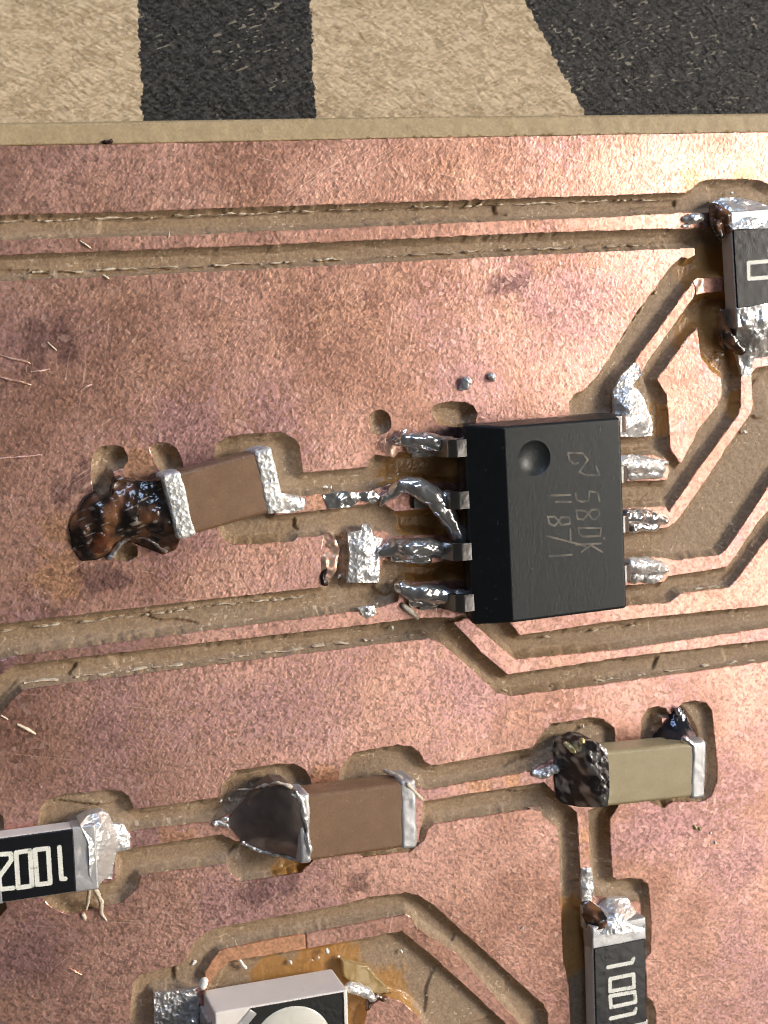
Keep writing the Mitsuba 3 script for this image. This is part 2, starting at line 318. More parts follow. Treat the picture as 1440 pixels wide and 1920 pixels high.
# ---------------------------------------------------------------- the circuit board: milled outlines, then copper and laminate
board = thing('circuit_board', 'copper clad circuit board with milled isolation grooves lying on the cardboard', 'circuit board')
EDGE = [(-12.662,9.475),(-8.318,9.444),(0.609,9.472),(11.301,9.452),(21.208,9.427)]
COPPER_EDGE = [(-12.716,8.962),(-8.364,8.942),(-4.088,8.940),(0.576,8.962),(5.678,8.961),(11.286,8.960),(21.208,8.938)]
FAR = [(30, -40), (-26, -40)]
copper_area = Polygon(COPPER_EDGE + FAR)
GROOVES = [
    [(8.977,6.035),(8.971,5.871),(8.761,5.783),(8.573,5.832),(8.200,5.561),(7.953,5.272),(7.186,4.464),(6.269,3.250),(5.994,2.927),(5.597,2.586),(5.336,2.523),(5.176,2.344),(5.129,1.693),(6.061,1.066),(6.023,-3.140),(6.731,-3.155),(7.670,-3.211),(7.896,-3.195),(8.194,-3.014),(9.688,-3.030),(9.944,-2.840),(10.326,-2.429),(10.952,-1.808),(13.066,0.325),(13.235,7.083),(11.277,7.612),(11.002,7.729),(10.597,7.780),(9.392,7.782),(9.183,7.720),(8.988,7.589),(8.747,7.473),(3.844,7.465),(-2.689,7.457),(-5.678,7.441),(-8.500,7.461),(-9.854,7.459),(-9.990,6.042),(-8.632,6.024),(-5.797,6.011),(-2.795,6.022),(3.768,6.059),(8.455,6.056)],
    [(-4.057,2.050),(-3.728,2.161),(-3.143,2.202),(-2.491,2.162),(-2.299,2.082),(-2.110,1.952),(-2.029,1.778),(-2.014,1.429),(-1.993,1.157),(-0.341,1.138),(-0.288,1.317),(-0.116,1.420),(0.116,1.374),(0.362,1.313),(0.481,1.434),(2.131,1.319),(3.068,1.239),(2.840,-2.890),(3.211,-3.172),(3.476,-3.540),(6.478,-3.510),(10.894,-3.661),(12.966,-3.686),(12.928,-5.227),(10.845,-5.220),(5.617,-5.161),(3.093,-5.088),(2.728,-4.923),(2.100,-4.250),(1.302,-3.453),(0.995,-3.303),(-0.211,-3.282),(-5.046,-3.233),(-9.006,-3.206),(-9.525,-3.694),(-11.067,-5.164),(-10.730,-1.652),(-9.336,-1.633),(-4.920,-1.636),(-1.693,-1.681),(-1.584,-1.483),(-1.359,-1.376),(-1.282,-1.055),(-1.210,-0.799),(-1.305,-0.591),(-1.440,-0.367),(-1.674,-0.421),(-2.209,-0.391),(-2.349,-0.480),(-3.183,-0.456),(-3.832,-0.399),(-4.042,-0.262),(-4.132,-0.098),(-4.310,0.429),(-4.124,1.678)],
    [(-11.150,-6.026),(-9.967,-5.915),(-9.740,-6.030),(-9.677,-6.117),(-9.681,-6.422),(-11.192,-6.458)], [(-11.323,-7.825),(-9.812,-8.117),(-9.806,-8.312),(-9.963,-8.449),(-11.377,-8.387)],
    [(-8.814,-6.022),(-8.656,-5.882),(-8.247,-5.810),(-7.287,-5.866),(-6.956,-5.947),(-6.781,-6.107),(-6.694,-6.435),(-5.818,-6.479),(-4.583,-6.488),(-4.533,-6.176),(-4.169,-5.903),(-3.141,-5.893),(-2.713,-5.962),(-2.429,-6.183),(-2.323,-6.431),(-2.291,-6.954),(-2.397,-8.472),(-2.746,-8.738),(-4.247,-8.703),(-4.494,-8.440),(-4.579,-8.167),(-4.712,-8.170),(-6.653,-8.090),(-6.766,-8.374),(-7.134,-8.675),(-7.525,-8.679),(-8.414,-8.715),(-8.753,-8.505),(-8.929,-8.275),(-9.064,-7.872),(-8.998,-6.593)],
    [(-1.662,-7.060),(-1.593,-6.455),(-1.508,-6.222),(-1.181,-5.918),(-0.053,-5.902),(0.355,-6.007),(0.572,-6.221),(0.701,-6.478),(0.839,-6.584),(3.695,-6.554),(3.908,-6.258),(4.259,-5.997),(5.421,-5.998),(5.761,-6.106),(6.064,-6.398),(6.077,-6.823),(6.103,-8.367),(6.063,-8.552),(5.811,-8.834),(5.812,-9.500),(5.833,-10.456),(5.972,-10.571),(6.358,-10.584),(6.710,-10.695),(6.883,-10.863),(6.927,-11.355),(6.940,-12.223),(6.882,-12.821),(6.729,-12.957),(6.721,-13.139),(6.731,-14.062),(6.889,-14.235),(6.974,-14.577),(6.951,-16.751),(4.366,-16.129),(4.389,-13.401),(4.349,-12.912),(4.256,-12.563),(4.270,-11.019),(4.302,-9.128),(4.256,-8.798),(3.931,-8.509),(3.834,-8.304),(3.687,-8.177),(0.848,-8.117),(0.651,-8.252),(0.533,-8.513),(0.157,-8.728),(-1.123,-8.636),(-1.524,-8.326)],
    [(6.803,-7.009),(6.847,-6.751),(6.883,-6.273),(7.087,-6.010),(7.411,-5.984),(7.634,-6.090),(7.757,-6.270),(7.975,-6.111),(8.175,-6.007),(8.505,-5.981),(8.864,-6.107),(9.038,-6.340),(9.083,-6.929),(9.153,-7.779),(9.133,-8.349),(8.934,-8.738),(8.663,-8.844),(7.742,-8.688),(7.458,-8.820),(7.075,-8.620),(6.593,-8.154)],
    [(-7.404,-13.294),(-7.233,-11.699),(-7.137,-11.003),(-7.074,-10.706),(-6.866,-10.522),(-5.877,-10.472),(-5.721,-10.315),(-5.497,-9.967),(-5.057,-9.743),(-3.542,-9.743),(-1.762,-9.772),(-1.023,-9.705),(-0.038,-9.781),(0.259,-9.895),(0.649,-10.212),(2.003,-11.741),(3.610,-13.577),(3.736,-13.860),(3.676,-15.963)],
    [(-6.967,1.926),(-6.855,2.100),(-6.702,2.185),(-6.361,2.181),(-6.220,2.108),(-6.157,1.979),(-6.161,1.794),(-6.285,1.632),(-6.510,1.578),(-6.506,1.330),(-6.635,0.971),(-6.973,1.004),(-7.021,1.440)],
    [(-5.630,2.083),(-5.411,2.176),(-5.166,2.118),(-5.012,2.005),(-4.934,1.874),(-4.862,1.517),(-4.938,1.348),(-5.316,1.345),(-5.514,1.675)],
    [(-0.242,2.226),(-0.190,2.404),(-0.060,2.498),(0.105,2.499),(0.251,2.396),(0.323,2.234),(0.298,2.053),(0.179,1.932),(0.012,1.906),(-0.149,1.971),(-0.224,2.082)],
    [(1.392,2.322),(1.473,2.487),(1.648,2.566),(1.990,2.580),(2.330,2.528),(2.496,2.423),(2.617,2.254),(2.524,1.901),(1.951,1.920),(1.560,2.044)],
    [(-6.751,-0.261),(-6.611,-0.064),(-6.326,-0.044),(-6.115,-0.192),(-6.109,-0.419),(-6.341,-0.519),(-6.608,-0.465)],
]
ISLANDS = {
    'orange_trace': [[(-5.332,-11.066),(-5.338,-10.804),(-4.959,-10.363),(-4.756,-10.309),(-3.378,-10.301),(-2.913,-10.326),(-2.735,-10.348),(-2.748,-10.722),(-3.092,-10.707),(-4.701,-10.650),(-5.111,-10.948),(-5.244,-11.126)]],
    'copper_trace': [
        [(-9.907,6.912),(-8.550,6.918),(-4.993,6.879),(-2.731,6.882),(3.815,6.932),(6.029,6.912),(8.648,6.961),(9.282,6.954),(9.923,6.989),(12.055,7.048),(12.206,6.483),(9.826,6.525),(9.267,6.572),(8.791,6.575),(3.798,6.607),(-2.754,6.575),(-8.580,6.593),(-9.937,6.592)],
        [(8.897,5.200),(9.027,5.263),(9.765,5.257),(10.841,5.235),(10.828,4.857),(9.785,4.895),(9.237,4.880),(8.931,4.840),(8.053,3.866),(7.443,3.173),(7.258,2.882),(6.980,2.584),(7.311,2.283),(7.393,1.999),(7.520,1.641),(7.521,1.292),(6.613,1.297),(5.614,1.352),(5.635,1.790),(6.514,1.859),(6.434,2.485),(6.683,2.880),(7.100,3.195),(7.136,3.289),(8.021,4.240)],
        [(10.252,2.848),(10.148,4.122),(11.973,4.162),(12.109,3.012),(10.763,2.814),(10.577,2.684),(10.602,1.928),(10.508,1.606),(10.165,1.233),(9.737,0.754),(9.207,0.101),(8.411,-0.781),(8.343,-0.860),(8.125,-1.095),(7.831,-1.207),(5.495,-1.147),(5.527,-0.481),(7.854,-0.640),(7.944,-0.791),(8.771,0.169),(9.413,0.839),(10.128,1.607),(10.219,1.857)],
        [(13.106,1.932),(10.995,-0.410),(10.576,-0.923),(10.073,-1.483),(9.641,-1.989),(9.423,-2.096),(8.036,-2.102),(7.656,-1.974),(5.461,-1.872),(5.429,-2.545),(7.708,-2.654),(7.843,-2.511),(9.658,-2.457),(9.899,-2.207),(10.246,-1.792),(10.664,-1.325),(10.975,-1.064),(13.084,1.057)],
        [(-2.737,0.595),(-2.006,0.589),(-1.509,0.594),(-0.763,0.575),(-0.241,0.565),(0.323,0.696),(2.661,0.479),(2.631,-0.059),(1.121,-0.045),(0.277,-0.028),(-0.052,0.270),(-0.676,0.225),(-1.536,0.205),(-2.435,0.191),(-2.766,0.198)],
        [(-9.053,-2.413),(-4.980,-2.401),(-0.780,-2.376),(-0.574,-2.415),(0.206,-2.268),(0.334,-1.798),(2.524,-1.956),(2.482,-2.708),(2.110,-2.800),(1.671,-2.855),(0.956,-2.766),(0.743,-2.740),(-0.176,-2.746),(-5.001,-2.670),(-9.071,-2.610),(-9.295,-2.729),(-9.570,-2.902),(-10.967,-4.124),(-10.920,-3.636),(-9.412,-2.464)],
        [(1.663,-2.977),(2.046,-2.902),(3.293,-4.146),(6.443,-4.295),(10.875,-4.283),(12.951,-4.289),(12.943,-4.636),(10.864,-4.625),(6.433,-4.510),(3.078,-4.523),(2.416,-3.875)],
        [(-8.094,-6.597),(-6.938,-6.930),(-6.815,-6.978),(-5.860,-7.001),(-4.759,-7.073),(-4.283,-6.887),(-2.665,-6.823),(-2.567,-8.345),(-4.212,-7.707),(-4.655,-7.426),(-5.890,-7.380),(-6.849,-7.380),(-7.231,-7.429),(-7.286,-8.077),(-8.169,-8.173)],
        [(-0.729,-6.940),(0.548,-7.082),(0.614,-7.191),(3.663,-7.165),(4.290,-6.906),(5.853,-6.861),(5.783,-8.387),(5.193,-8.507),(5.176,-9.195),(5.196,-10.099),(5.239,-10.880),(6.620,-11.296),(6.665,-12.137),(5.139,-11.981),(4.895,-11.111),(4.878,-10.144),(4.863,-8.509),(4.536,-8.176),(3.950,-7.528),(0.597,-7.468),(0.387,-8.530),(-0.828,-8.452)],
        [(-2.720,-10.337),(-0.074,-10.356),(0.079,-10.458),(0.205,-10.769),(0.496,-11.042),(1.286,-11.695),(1.659,-12.225),(2.790,-13.814),(4.146,-16.076),(3.676,-15.963),(2.524,-13.888),(1.428,-12.585),(0.469,-11.483),(-0.202,-10.773),(-2.734,-10.724)],
        [(-5.334,-11.093),(-5.258,-11.315),(-5.343,-13.790),(-6.769,-13.447),(-6.600,-11.052),(-5.589,-11.147)],
    ],
    'copper_pad': [
        [(8.583,3.655),(8.980,4.006),(9.014,3.629),(9.063,3.221),(9.339,2.839),(9.656,2.620),(9.675,2.251),(9.533,1.908),(8.962,1.387),(8.585,0.795),(8.331,0.464),(8.118,0.751),(8.044,0.898),(8.016,1.770),(7.974,2.304),(7.706,2.713),(7.854,2.869),(8.135,3.169)],
        [(5.592,0.899),(7.530,0.759),(7.920,0.599),(8.003,0.267),(7.899,0.064),(5.560,0.210)],
        [(-0.966,-0.417),(-0.620,-0.373),(-0.058,-0.472),(0.239,-0.622),(2.589,-0.802),(2.551,-1.480),(1.040,-1.380),(-0.076,-1.189),(-0.204,-1.441),(-0.251,-1.730),(-1.075,-1.634),(-0.970,-1.090)],
        [(7.479,-6.303),(8.209,-6.411),(8.588,-7.286),(8.538,-8.627),(7.554,-8.462)],
        [(-1.242,-12.613),(-0.796,-12.395),(-0.348,-12.636),(-0.033,-12.966),(0.713,-14.069),(1.088,-15.339),(-1.806,-14.642)],
    ],
}
def ragged(poly, amp, seed):
    """The outline as the cutter left it: small uneven bites along every edge."""
    def ring(r):
        r = np.array(shapely.segmentize(LineString(r), 0.07).coords)[:-1]
        t = np.roll(r, -1, 0) - np.roll(r, 1, 0); t /= np.linalg.norm(t, axis=1, keepdims=True) + 1e-9
        k = n3(np.c_[r, r[:, :1] * 0], 5.5, seed) + 0.7 * n3(np.c_[r, r[:, :1] * 0], 13, seed + 1)
        return r + np.c_[-t[:, 1], t[:, 0]] * (amp * 2 * k)[:, None]
    out = Polygon(ring(poly.exterior.coords), [ring(h.coords) for h in poly.interiors]).buffer(0)
    return max(out.geoms, key=lambda g: g.area) if hasattr(out, 'geoms') else out
grooves = unary_union([Polygon(g).buffer(0).buffer(-0.02).buffer(0.02) for g in GROOVES])
pour_area = copper_area.difference(grooves).buffer(0)
islands = {k: [Polygon(p).buffer(0) for p in v] for k, v in ISLANDS.items()}
pieces = []
for g in sorted(getattr(pour_area, 'geoms', [pour_area]), key=lambda g: -g.area):
    if g.area > 0.02: pieces.append(('copper_pour', ragged(g, 0.010, 3)))
for k, v in islands.items():
    for i, p in enumerate(v): pieces.append((k, ragged(p, 0.012, 20 + i)))
SEEN = box(-10.6, -17.2, 13.4, 13.2)
def copper_sheet(poly, bevel=0.018, low=-0.055):
    out = []
    inner = poly.buffer(-bevel, join_style='bevel')
    for q in getattr(inner, 'geoms', [inner]):
        if q.area < 1e-4: continue
        v, f = trimesh.creation.triangulate_polygon(q, engine='earcut'); out.append(trimesh.Trimesh(np.c_[v, v[:, 0] * 0], f, process=False))
    rim = poly.difference(inner)
    for q in getattr(rim, 'geoms', [rim]):
        if q.area < 1e-6 or q.geom_type != 'Polygon': continue
        v, f = trimesh.creation.triangulate_polygon(q, engine='earcut')
        on = shapely.distance(inner.boundary, shapely.points(v)) > bevel * 0.4
        out.append(trimesh.Trimesh(np.c_[v, np.where(on, -0.014, 0.0)], f, process=False))
    for r in [poly.exterior, *poly.interiors]:
        c = np.array(r.coords); a, b = c[:-1], c[1:]; n = len(a)
        v = np.vstack([np.c_[a, np.full(n, -0.014)], np.c_[b, np.full(n, -0.014)], np.c_[b, np.full(n, low)], np.c_[a, np.full(n, low)]])
        i = np.arange(n)
        out.append(trimesh.Trimesh(v, np.vstack([np.c_[i, i + n, i + 2 * n], np.c_[i, i + 2 * n, i + 3 * n]]), process=False))
    m = trimesh.util.concatenate(out)
    up = m.face_normals[:, 2] < -0.2
    m.faces[up] = m.faces[up][:, ::-1]
    return m
for k, p in pieces:
    part(board, k.replace('orange', 'copper'), copper_sheet(p), 'orange_copper' if 'orange' in k else 'copper', False, 'clean orange stretch of trace' if 'orange' in k else None)

# the laminate: a relief that drops from under the copper to the milled floor
STEP = 0.034
xs, ys = np.arange(-10.8, 13.6, STEP), np.arange(-17.4, 13.0, STEP)
gx, gy = np.meshgrid(xs, ys)
solid = unary_union([p for _, p in pieces]).intersection(box(-11.5, -18, 14.5, 13.6))
shapely.prepare(solid)
inside = shapely.contains_xy(solid, gx, gy)
strip = Polygon(EDGE + COPPER_EDGE[::-1]); shapely.prepare(strip)
on_strip = shapely.contains_xy(strip.buffer(0.06), gx, gy)
laminate = Polygon(EDGE + FAR); shapely.prepare(laminate)
d = distance_transform_edt(~inside) * STEP
q = np.stack([gx, gy, gx * 0], -1)
fall = np.clip((d - 0.012) / 0.085, 0, 1)
ledge = np.clip((d - 0.14 - 0.08 * (meshkit.noise(q * 2.1, 4) - 0.5)) / 0.03, 0, 1)
depth = 0.17 * fall + 0.07 * ledge * (meshkit.noise(q * 0.55, 8) > 0.25) + 0.03 * (meshkit.noise(q * 0.9, 2) - 0.3) * fall
depth = np.where(on_strip, 0.02 + 0.05 * np.clip(d / 0.5, 0, 1), depth)
gz = -0.042 - gaussian_filter(depth, 0.55) - np.where(inside, 0.0, 0.014 * (meshkit.fbm(q * 9, 3, 6) - 0.5) + 0.012 * (meshkit.noise(q * 30, 9) - 0.5)) * np.clip(d / 0.05, 0, 1)
cells_in = shapely.contains_xy(laminate, gx, gy)
lam = grid_mesh(gx, gy, gz)
keep = cells_in.ravel()[lam.faces].all(1)
lam = trimesh.Trimesh(lam.vertices, lam.faces[keep], process=False)
lam.remove_unreferenced_vertices()
part(board, 'laminate', lam, 'glass_fibre', True)
e = np.array(shapely.segmentize(LineString(EDGE), 0.05).coords)
e = e + np.c_[e[:, 0] * 0, 0.03 * n3(np.c_[e, e[:, 0] * 0], 4, 2)]
p = Polygon(np.vstack([e, FAR]).tolist()).buffer(-0.004).difference(Polygon([(-10.7, -17.3), (13.5, -17.3), (13.5, 5), (-10.7, 5)]).intersection(SEEN))
core = trimesh.creation.extrude_polygon(Polygon(np.vstack([e, FAR]).tolist()).buffer(0), 0.95, engine='earcut'); core.apply_translation([0, 0, -1.6])
part(board, 'laminate_core', core, 'raw_laminate', False)
bare = Polygon(EDGE + COPPER_EDGE[::-1]).intersection(box(-10.7, 6, 13.5, 13.4))
part(board, 'bare_edge', patch(flat(list(bare.buffer(-0.004).exterior.coords)[:-1], -0.05), step=0.07, amp=0.012, freq=5, seed=4, down=-0.4), 'raw_laminate', True, 'bare yellowish strip of laminate along the board edge')

# lips of copper that the cutter smeared
for q, a, hgt in (([(-1.591,-0.404,0),(-1.450,-0.348,0.04),(-1.291,-0.547,0.05),(-1.212,-0.792,0.05),(-1.281,-1.050,0.04),(-1.347,-1.330,0.06),(-1.517,-1.470,0.05),(-1.664,-1.378,0.02),(-1.705,-0.877,0)], .05, "616,1030"), ([(8.534,6.053,0),(8.949,6.048,0.02),(8.958,5.870,0.02),(8.749,5.783,0.02),(8.574,5.860,0)], .004, ""), ([(8.885,5.200,0.02),(9.009,5.276,0.03),(9.184,5.254,0.03),(9.193,4.895,0.02),(8.962,4.851,0.03),(8.943,5.046,0.02)], .02, ""),
                  ([(0.144,1.804,0),(0.274,1.847,0.03),(0.396,1.575,0.03),(0.352,1.316,0.03),(0.144,1.384,0)], .03, ""), ([(3.460,-8.124,0),(3.803,-8.139,0.05),(3.851,-8.297,0.03),(3.608,-8.222,0)], .01, "")):
    part(board, 'copper_burr', patch(q, step=.045, amp=a, freq=5, seed=17, down=-.06), 'bright_copper', 30)
# torn glass fibres that the cutter left standing along the grooves
def burr(line, height=0.045, width=0.03, gap=0.42, seed=0):
    l = LineString(line); n = int(l.length / 0.035); out = []
    s = np.linspace(0, l.length, n)
    c = np.array([l.interpolate(x).coords[0] for x in s])
    t = np.gradient(c, axis=0); t /= np.linalg.norm(t, axis=1, keepdims=True); nn = np.c_[-t[:, 1], t[:, 0]]
    a = n3(np.c_[s, s * 0, s * 0], 3.1, seed) + 0.5; b = n3(np.c_[s, s * 0, s * 0 + 5], 11, seed) + 0.5
    w = np.clip((a * 0.65 + b * 0.5 - gap) * 3, 0, 1) * width * (0.5 + b)
    off = 0.05 * n3(np.c_[s, s * 0 + 9, s * 0], 5, seed)
    c = c + nn * off[:, None]
    top = -0.185 + height * (0.6 + b)
    v = np.vstack([np.c_[c - nn * w[:, None], top * 0 - 0.34], np.c_[c - nn * w[:, None] * 0.4, top - 0.01], np.c_[c + nn * w[:, None] * 0.5, top], np.c_[c + nn * w[:, None], top * 0 - 0.34]])
    f = []
    i = np.arange(n - 1); ok = (w[:-1] > 0.004) & (w[1:] > 0.004); i = i[ok]
    for r in range(3):
        f += [np.c_[i + r * n, i + 1 + r * n, i + 1 + (r + 1) * n], np.c_[i + r * n, i + 1 + (r + 1) * n, i + (r + 1) * n]]
    return trimesh.Trimesh(v, np.vstack(f), process=False)
BURRS = [[(-8.498,7.316),(-5.656,7.315),(-2.648,7.327),(3.927,7.339),(8.153,7.335)], [(-7.904,6.189),(-5.752,6.165),(-2.734,6.167),(3.867,6.226),(8.106,6.193)], [(-9.340,-1.842),(-6.917,-1.846),(-4.377,-1.838),(-1.717,-1.908)],
         [(-8.919,-3.111),(-4.998,-3.151),(-0.135,-3.181),(0.934,-3.195)], [(3.111,-5.008),(5.724,-5.090),(10.982,-5.159)], [(7.900,5.010),(7.165,4.293),(6.424,3.308)], [(1.828,-4.045),(2.818,-4.882),(3.111,-5.008)],
         [(8.218,-2.961),(9.700,-2.989),(10.041,-2.822)], [(3.633,-3.724),(5.475,-3.734),(7.056,-3.733)], [(-9.506,-3.644),(-9.056,-3.293)], [(8.799,3.644),(7.973,2.956)]]
part(board, 'torn_fibres', trimesh.util.concatenate([burr(l, seed=30 + i, gap=[.40, .52, .44, .42, .48, .55, .5, .42, .6, .4, .5][i]) for i, l in enumerate(BURRS)]), 'torn_fibre', 30, kind='stuff')

# ---------------------------------------------------------------- the integrated circuit
CX, CY, ANG, CW, CH = (4.123,-0.431,-0.34,3.199,4.796)
ic = thing('integrated_circuit', 'black eight pin chip with round pin mark and faint grey lettering, left pins messily soldered', 'chip')
M = frame(CX, CY, ANG)
def profile(x0, x1, y, z, r=0.09):
    s = m3.Manifold.sphere(r, 12)
    return [s.translate([x, yy, z]) for x in (x0 + r, x1 - r) for yy in (-y + r, y - r)]
hw, hh = CW / 2, CH / 2
BODY_L = -hw - 0.70
top = m3.Manifold.batch_hull(profile(-hw, hw, hh, 1.65 - 0.09) + profile(BODY_L, hw + 0.13, hh + 0.07, 0.95))
bot = m3.Manifold.batch_hull(profile(BODY_L, hw + 0.13, hh + 0.07, 0.86) + profile(BODY_L + 0.12, hw + 0.02, hh + 0.055, 0.22))
dx, dy = [(3.352,1.148)][0]
loc = np.linalg.inv(M) @ [dx, dy, 0, 1]
body = top - m3.Manifold.sphere(0.78, 96).translate([loc[0], loc[1], 1.65 + 0.65])
body = mesh_of(body); body.apply_transform(M)
part(ic, 'body', body, 'moulded_plastic', 30)
lower = mesh_of(bot - top); lower.apply_transform(M)
part(ic, 'lower_body', lower, 'glossy_plastic', 30)
MARKS = [[[(4.254,1.199),(4.656,1.152),(4.779,0.984),(4.533,0.704),(4.732,0.607),(5.081,0.575),(4.990,0.807)], [(4.254,1.199),(4.275,1.028),(4.413,0.898),(4.515,0.928)]],
         [[(4.786,0.207),(5.017,0.145),(5.051,-0.070)], [(4.786,0.207),(4.746,-0.027),(4.556,-0.035),(4.428,0.030),(4.407,0.190)]],
         [[(4.401,-0.231),(4.434,-0.446),(4.579,-0.474),(4.731,-0.343),(4.823,-0.260),(4.998,-0.264),(5.037,-0.387),(4.928,-0.509),(4.827,-0.486),(4.704,-0.301),(4.575,-0.249),(4.401,-0.231)]],
         [[(4.438,-0.671),(5.064,-0.736),(5.026,-0.932),(4.544,-0.895),(4.460,-0.819),(4.438,-0.671)]],
         [[(4.360,-1.074),(5.032,-1.119)], [(4.724,-1.100),(5.066,-1.337)], [(4.722,-1.153),(4.497,-1.275)]],
         [[(3.745,0.201),(4.261,0.164)]], [[(3.866,0.032),(4.267,-0.007)]],
         [[(3.633,-0.312),(3.667,-0.486),(3.807,-0.553),(3.913,-0.459),(3.990,-0.361),(4.205,-0.383),(4.226,-0.544),(3.981,-0.545),(3.914,-0.433),(3.819,-0.331),(3.633,-0.312)]],
         [[(3.595,-0.781),(4.247,-1.009),(4.620,-1.142)], [(4.218,-1.006),(4.220,-0.675)]], [[(3.627,-1.286),(4.232,-1.313)]], [[(5.126,-0.996),(5.140,-1.011)]]]
for l in MARKS: part(ic, 'lettering', stroke(l, 0.048, 1.60, 1.656), 'laser_mark', False)
def lead(side, py):
    """A gull-wing lead: out of the body, down and along the pad."""
    x = BODY_L + 0.08 if side < 0 else hw + 0.06
    path = [(x, 0.93), (x + side * 0.28, 0.93), (x + side * 0.42, 0.82), (x + side * 0.55, 0.22), (x + side * 0.66, 0.10), (x + side * 1.15, 0.06)]
    L = LineString(path).buffer(0.085, cap_style='flat', join_style='round', quad_segs=3)
    m = trimesh.creation.extrude_polygon(L, 0.42, engine='earcut')
    v = m.vertices.copy(); m.vertices = np.c_[v[:, 0], py + (v[:, 2] - 0.21), v[:, 1]]
    if np.linalg.det([[1, 0, 0], [0, 0, 1], [0, 1, 0]]) < 0: m.invert()
    m.apply_transform(M)
    return m
for py in (1.905, 0.635, -0.635, -1.905):
    part(ic, 'lead', lead(-1, py), 'lead_tin', 30)
    part(ic, 'lead', lead(1, py + 0.26), 'lead_tin', 30)
# solder on the left pins
part(ic, 'solder_joint', blob([(0.420,1.695,0.1,0.1),(0.658,1.747,0.22,0.18),(1.102,1.650,0.32,0.24),(1.620,1.573,0.42,0.2),(1.980,1.521,0.5,0.16)], [(0.758,1.522,0.1,0.12),(1.587,1.386,0.12,0.1)], [(0.565,1.906,0.12,0.05),(0.652,1.980,0.16,0.03)], [(0.377,1.791,0.12,0.05),(0.293,1.772,0.12,0.04)], amp=.05, freq=4, seed=2), 'solder_bright', 40)
part(ic, 'solder_joint', blob([(0.229,0.494,0.15,0.14),(0.381,0.676,0.3,0.17),(0.788,0.556,0.42,0.26),(1.120,0.308,0.5,0.25),(1.379,-0.060,0.5,0.24),(1.583,-0.439,0.5,0.2),(1.836,-0.831,0.45,0.24),(2.042,-1.101,0.4,0.18)], [(1.397,0.242,0.5,0.2),(1.609,0.218,0.6,0.2),(1.894,0.196,0.66,0.17)], [(0.244,0.448,0.1,0.14),(-0.006,0.339,0.08,0.1),(-0.059,0.209,0.05,0.06)], amp=.045, freq=3.5, seed=5), 'solder_bright', True, 'wandering bright solder bridge from the second left pin')
part(ic, 'solder_joint', blob([(-0.160,-0.969,0.08,0.14),(0.223,-0.862,0.2,0.22),(0.516,-0.943,0.34,0.28),(0.844,-0.944,0.4,0.25),(1.192,-1.009,0.4,0.18)], [(0.171,-1.136,0.1,0.14),(1.001,-1.265,0.12,0.12)], amp=.04, freq=3.5, seed=8), 'solder_bright', 40)
part(ic, 'solder_joint', blob([(0.285,-1.882,0.12,0.16),(0.561,-2.060,0.22,0.22),(0.890,-2.089,0.28,0.24),(1.288,-2.168,0.34,0.22),(1.788,-2.297,0.5,0.2),(2.021,-2.371,0.55,0.18)], [(0.591,-2.298,0.1,0.14),(1.646,-2.449,0.12,0.12)], amp=.045, freq=4, seed=11), 'solder_bright', 40)
part(ic, 'solder_joint', patch([(-0.973,-0.427,0.02),(-0.640,-0.378,0.06),(-0.617,-0.244,0.1),(-0.465,-0.233,0.1),(-0.372,-0.390,0.08),(-0.334,-0.555,0.06),(-0.090,-0.647,0.06),(-0.224,-0.896,0.08),(-0.223,-1.404,0.06),(-0.257,-1.726,0.02),(-1.081,-1.631,0.02),(-0.985,-1.081,0.05)], [(-0.662,-0.838,0.16),(-0.547,-1.386,0.12),(-0.850,-1.486,0.1)], step=.04, amp=.03, freq=6, seed=3, down=-.05), 'solder_rough', 20, 'crumpled square of bright solder on the third left pad')
part(ic, 'solder_joint', patch([(-1.546,0.574,0.03),(-1.075,0.635,0.05),(-0.644,0.542,0.05),(-0.258,0.558,0.05),(-0.053,0.368,0.06),(-0.273,0.228,0.03),(-0.606,0.352,0.02),(-0.820,0.215,0.02),(-1.432,0.223,0.02)], [(-1.115,0.451,0.14),(-0.849,0.467,0.16),(-0.428,0.422,0.12)], step=.04, amp=.045, freq=4, seed=13, down=-.05), 'solder_bright', 30)
# solder on the right pins
part(ic, 'solder_joint', patch([(7.068,3.198,0.03),(7.234,3.077,0.03),(7.242,2.883,0.03),(6.976,2.626,0.04),(7.283,2.286,0.05),(7.365,2.003,0.05),(7.507,1.644,0.05),(7.498,1.282,0.04),(7.052,1.264,0.05),(6.437,1.355,0.3),(6.362,1.745,0.3),(6.411,2.007,0.06),(6.413,2.487,0.04),(6.667,2.881,0.03)], [(6.592,2.070,0.3),(6.951,1.904,0.28),(6.785,2.395,0.2),(7.025,1.553,0.26),(6.639,1.590,0.4)], step=.045, amp=.04, freq=4, seed=21, down=-.05), 'solder_rough', 25, 'crumpled bright solder on the first right pin')
part(ic, 'solder_joint', blob([(6.238,0.697,0.5,0.2),(6.674,0.624,0.4,0.22),(7.238,0.534,0.22,0.2),(7.694,0.372,0.1,0.13)], [(6.724,0.393,0.15,0.2),(7.622,0.265,0.08,0.14)], [(6.560,0.800,0.2,0.08),(7.882,0.521,0.06,0.07)], amp=.05, freq=5, seed=23), 'solder_rough', 30)
part(ic, 'solder_joint', blob([(6.407,-0.698,0.5,0.2),(6.870,-0.760,0.36,0.2),(7.336,-0.878,0.22,0.18),(7.687,-0.982,0.1,0.13)], [(6.741,-1.007,0.15,0.18),(7.487,-1.092,0.08,0.13)], amp=.045, freq=5, seed=25), 'solder_bright', 30)
part(ic, 'solder_joint', blob([(6.428,-1.982,0.5,0.2),(6.871,-2.046,0.4,0.22),(7.319,-2.175,0.24,0.2),(7.633,-2.287,0.1,0.14)], [(6.777,-2.386,0.12,0.2),(7.511,-2.447,0.08,0.14)], amp=.06, freq=4.5, seed=27), 'solder_rough', 30)

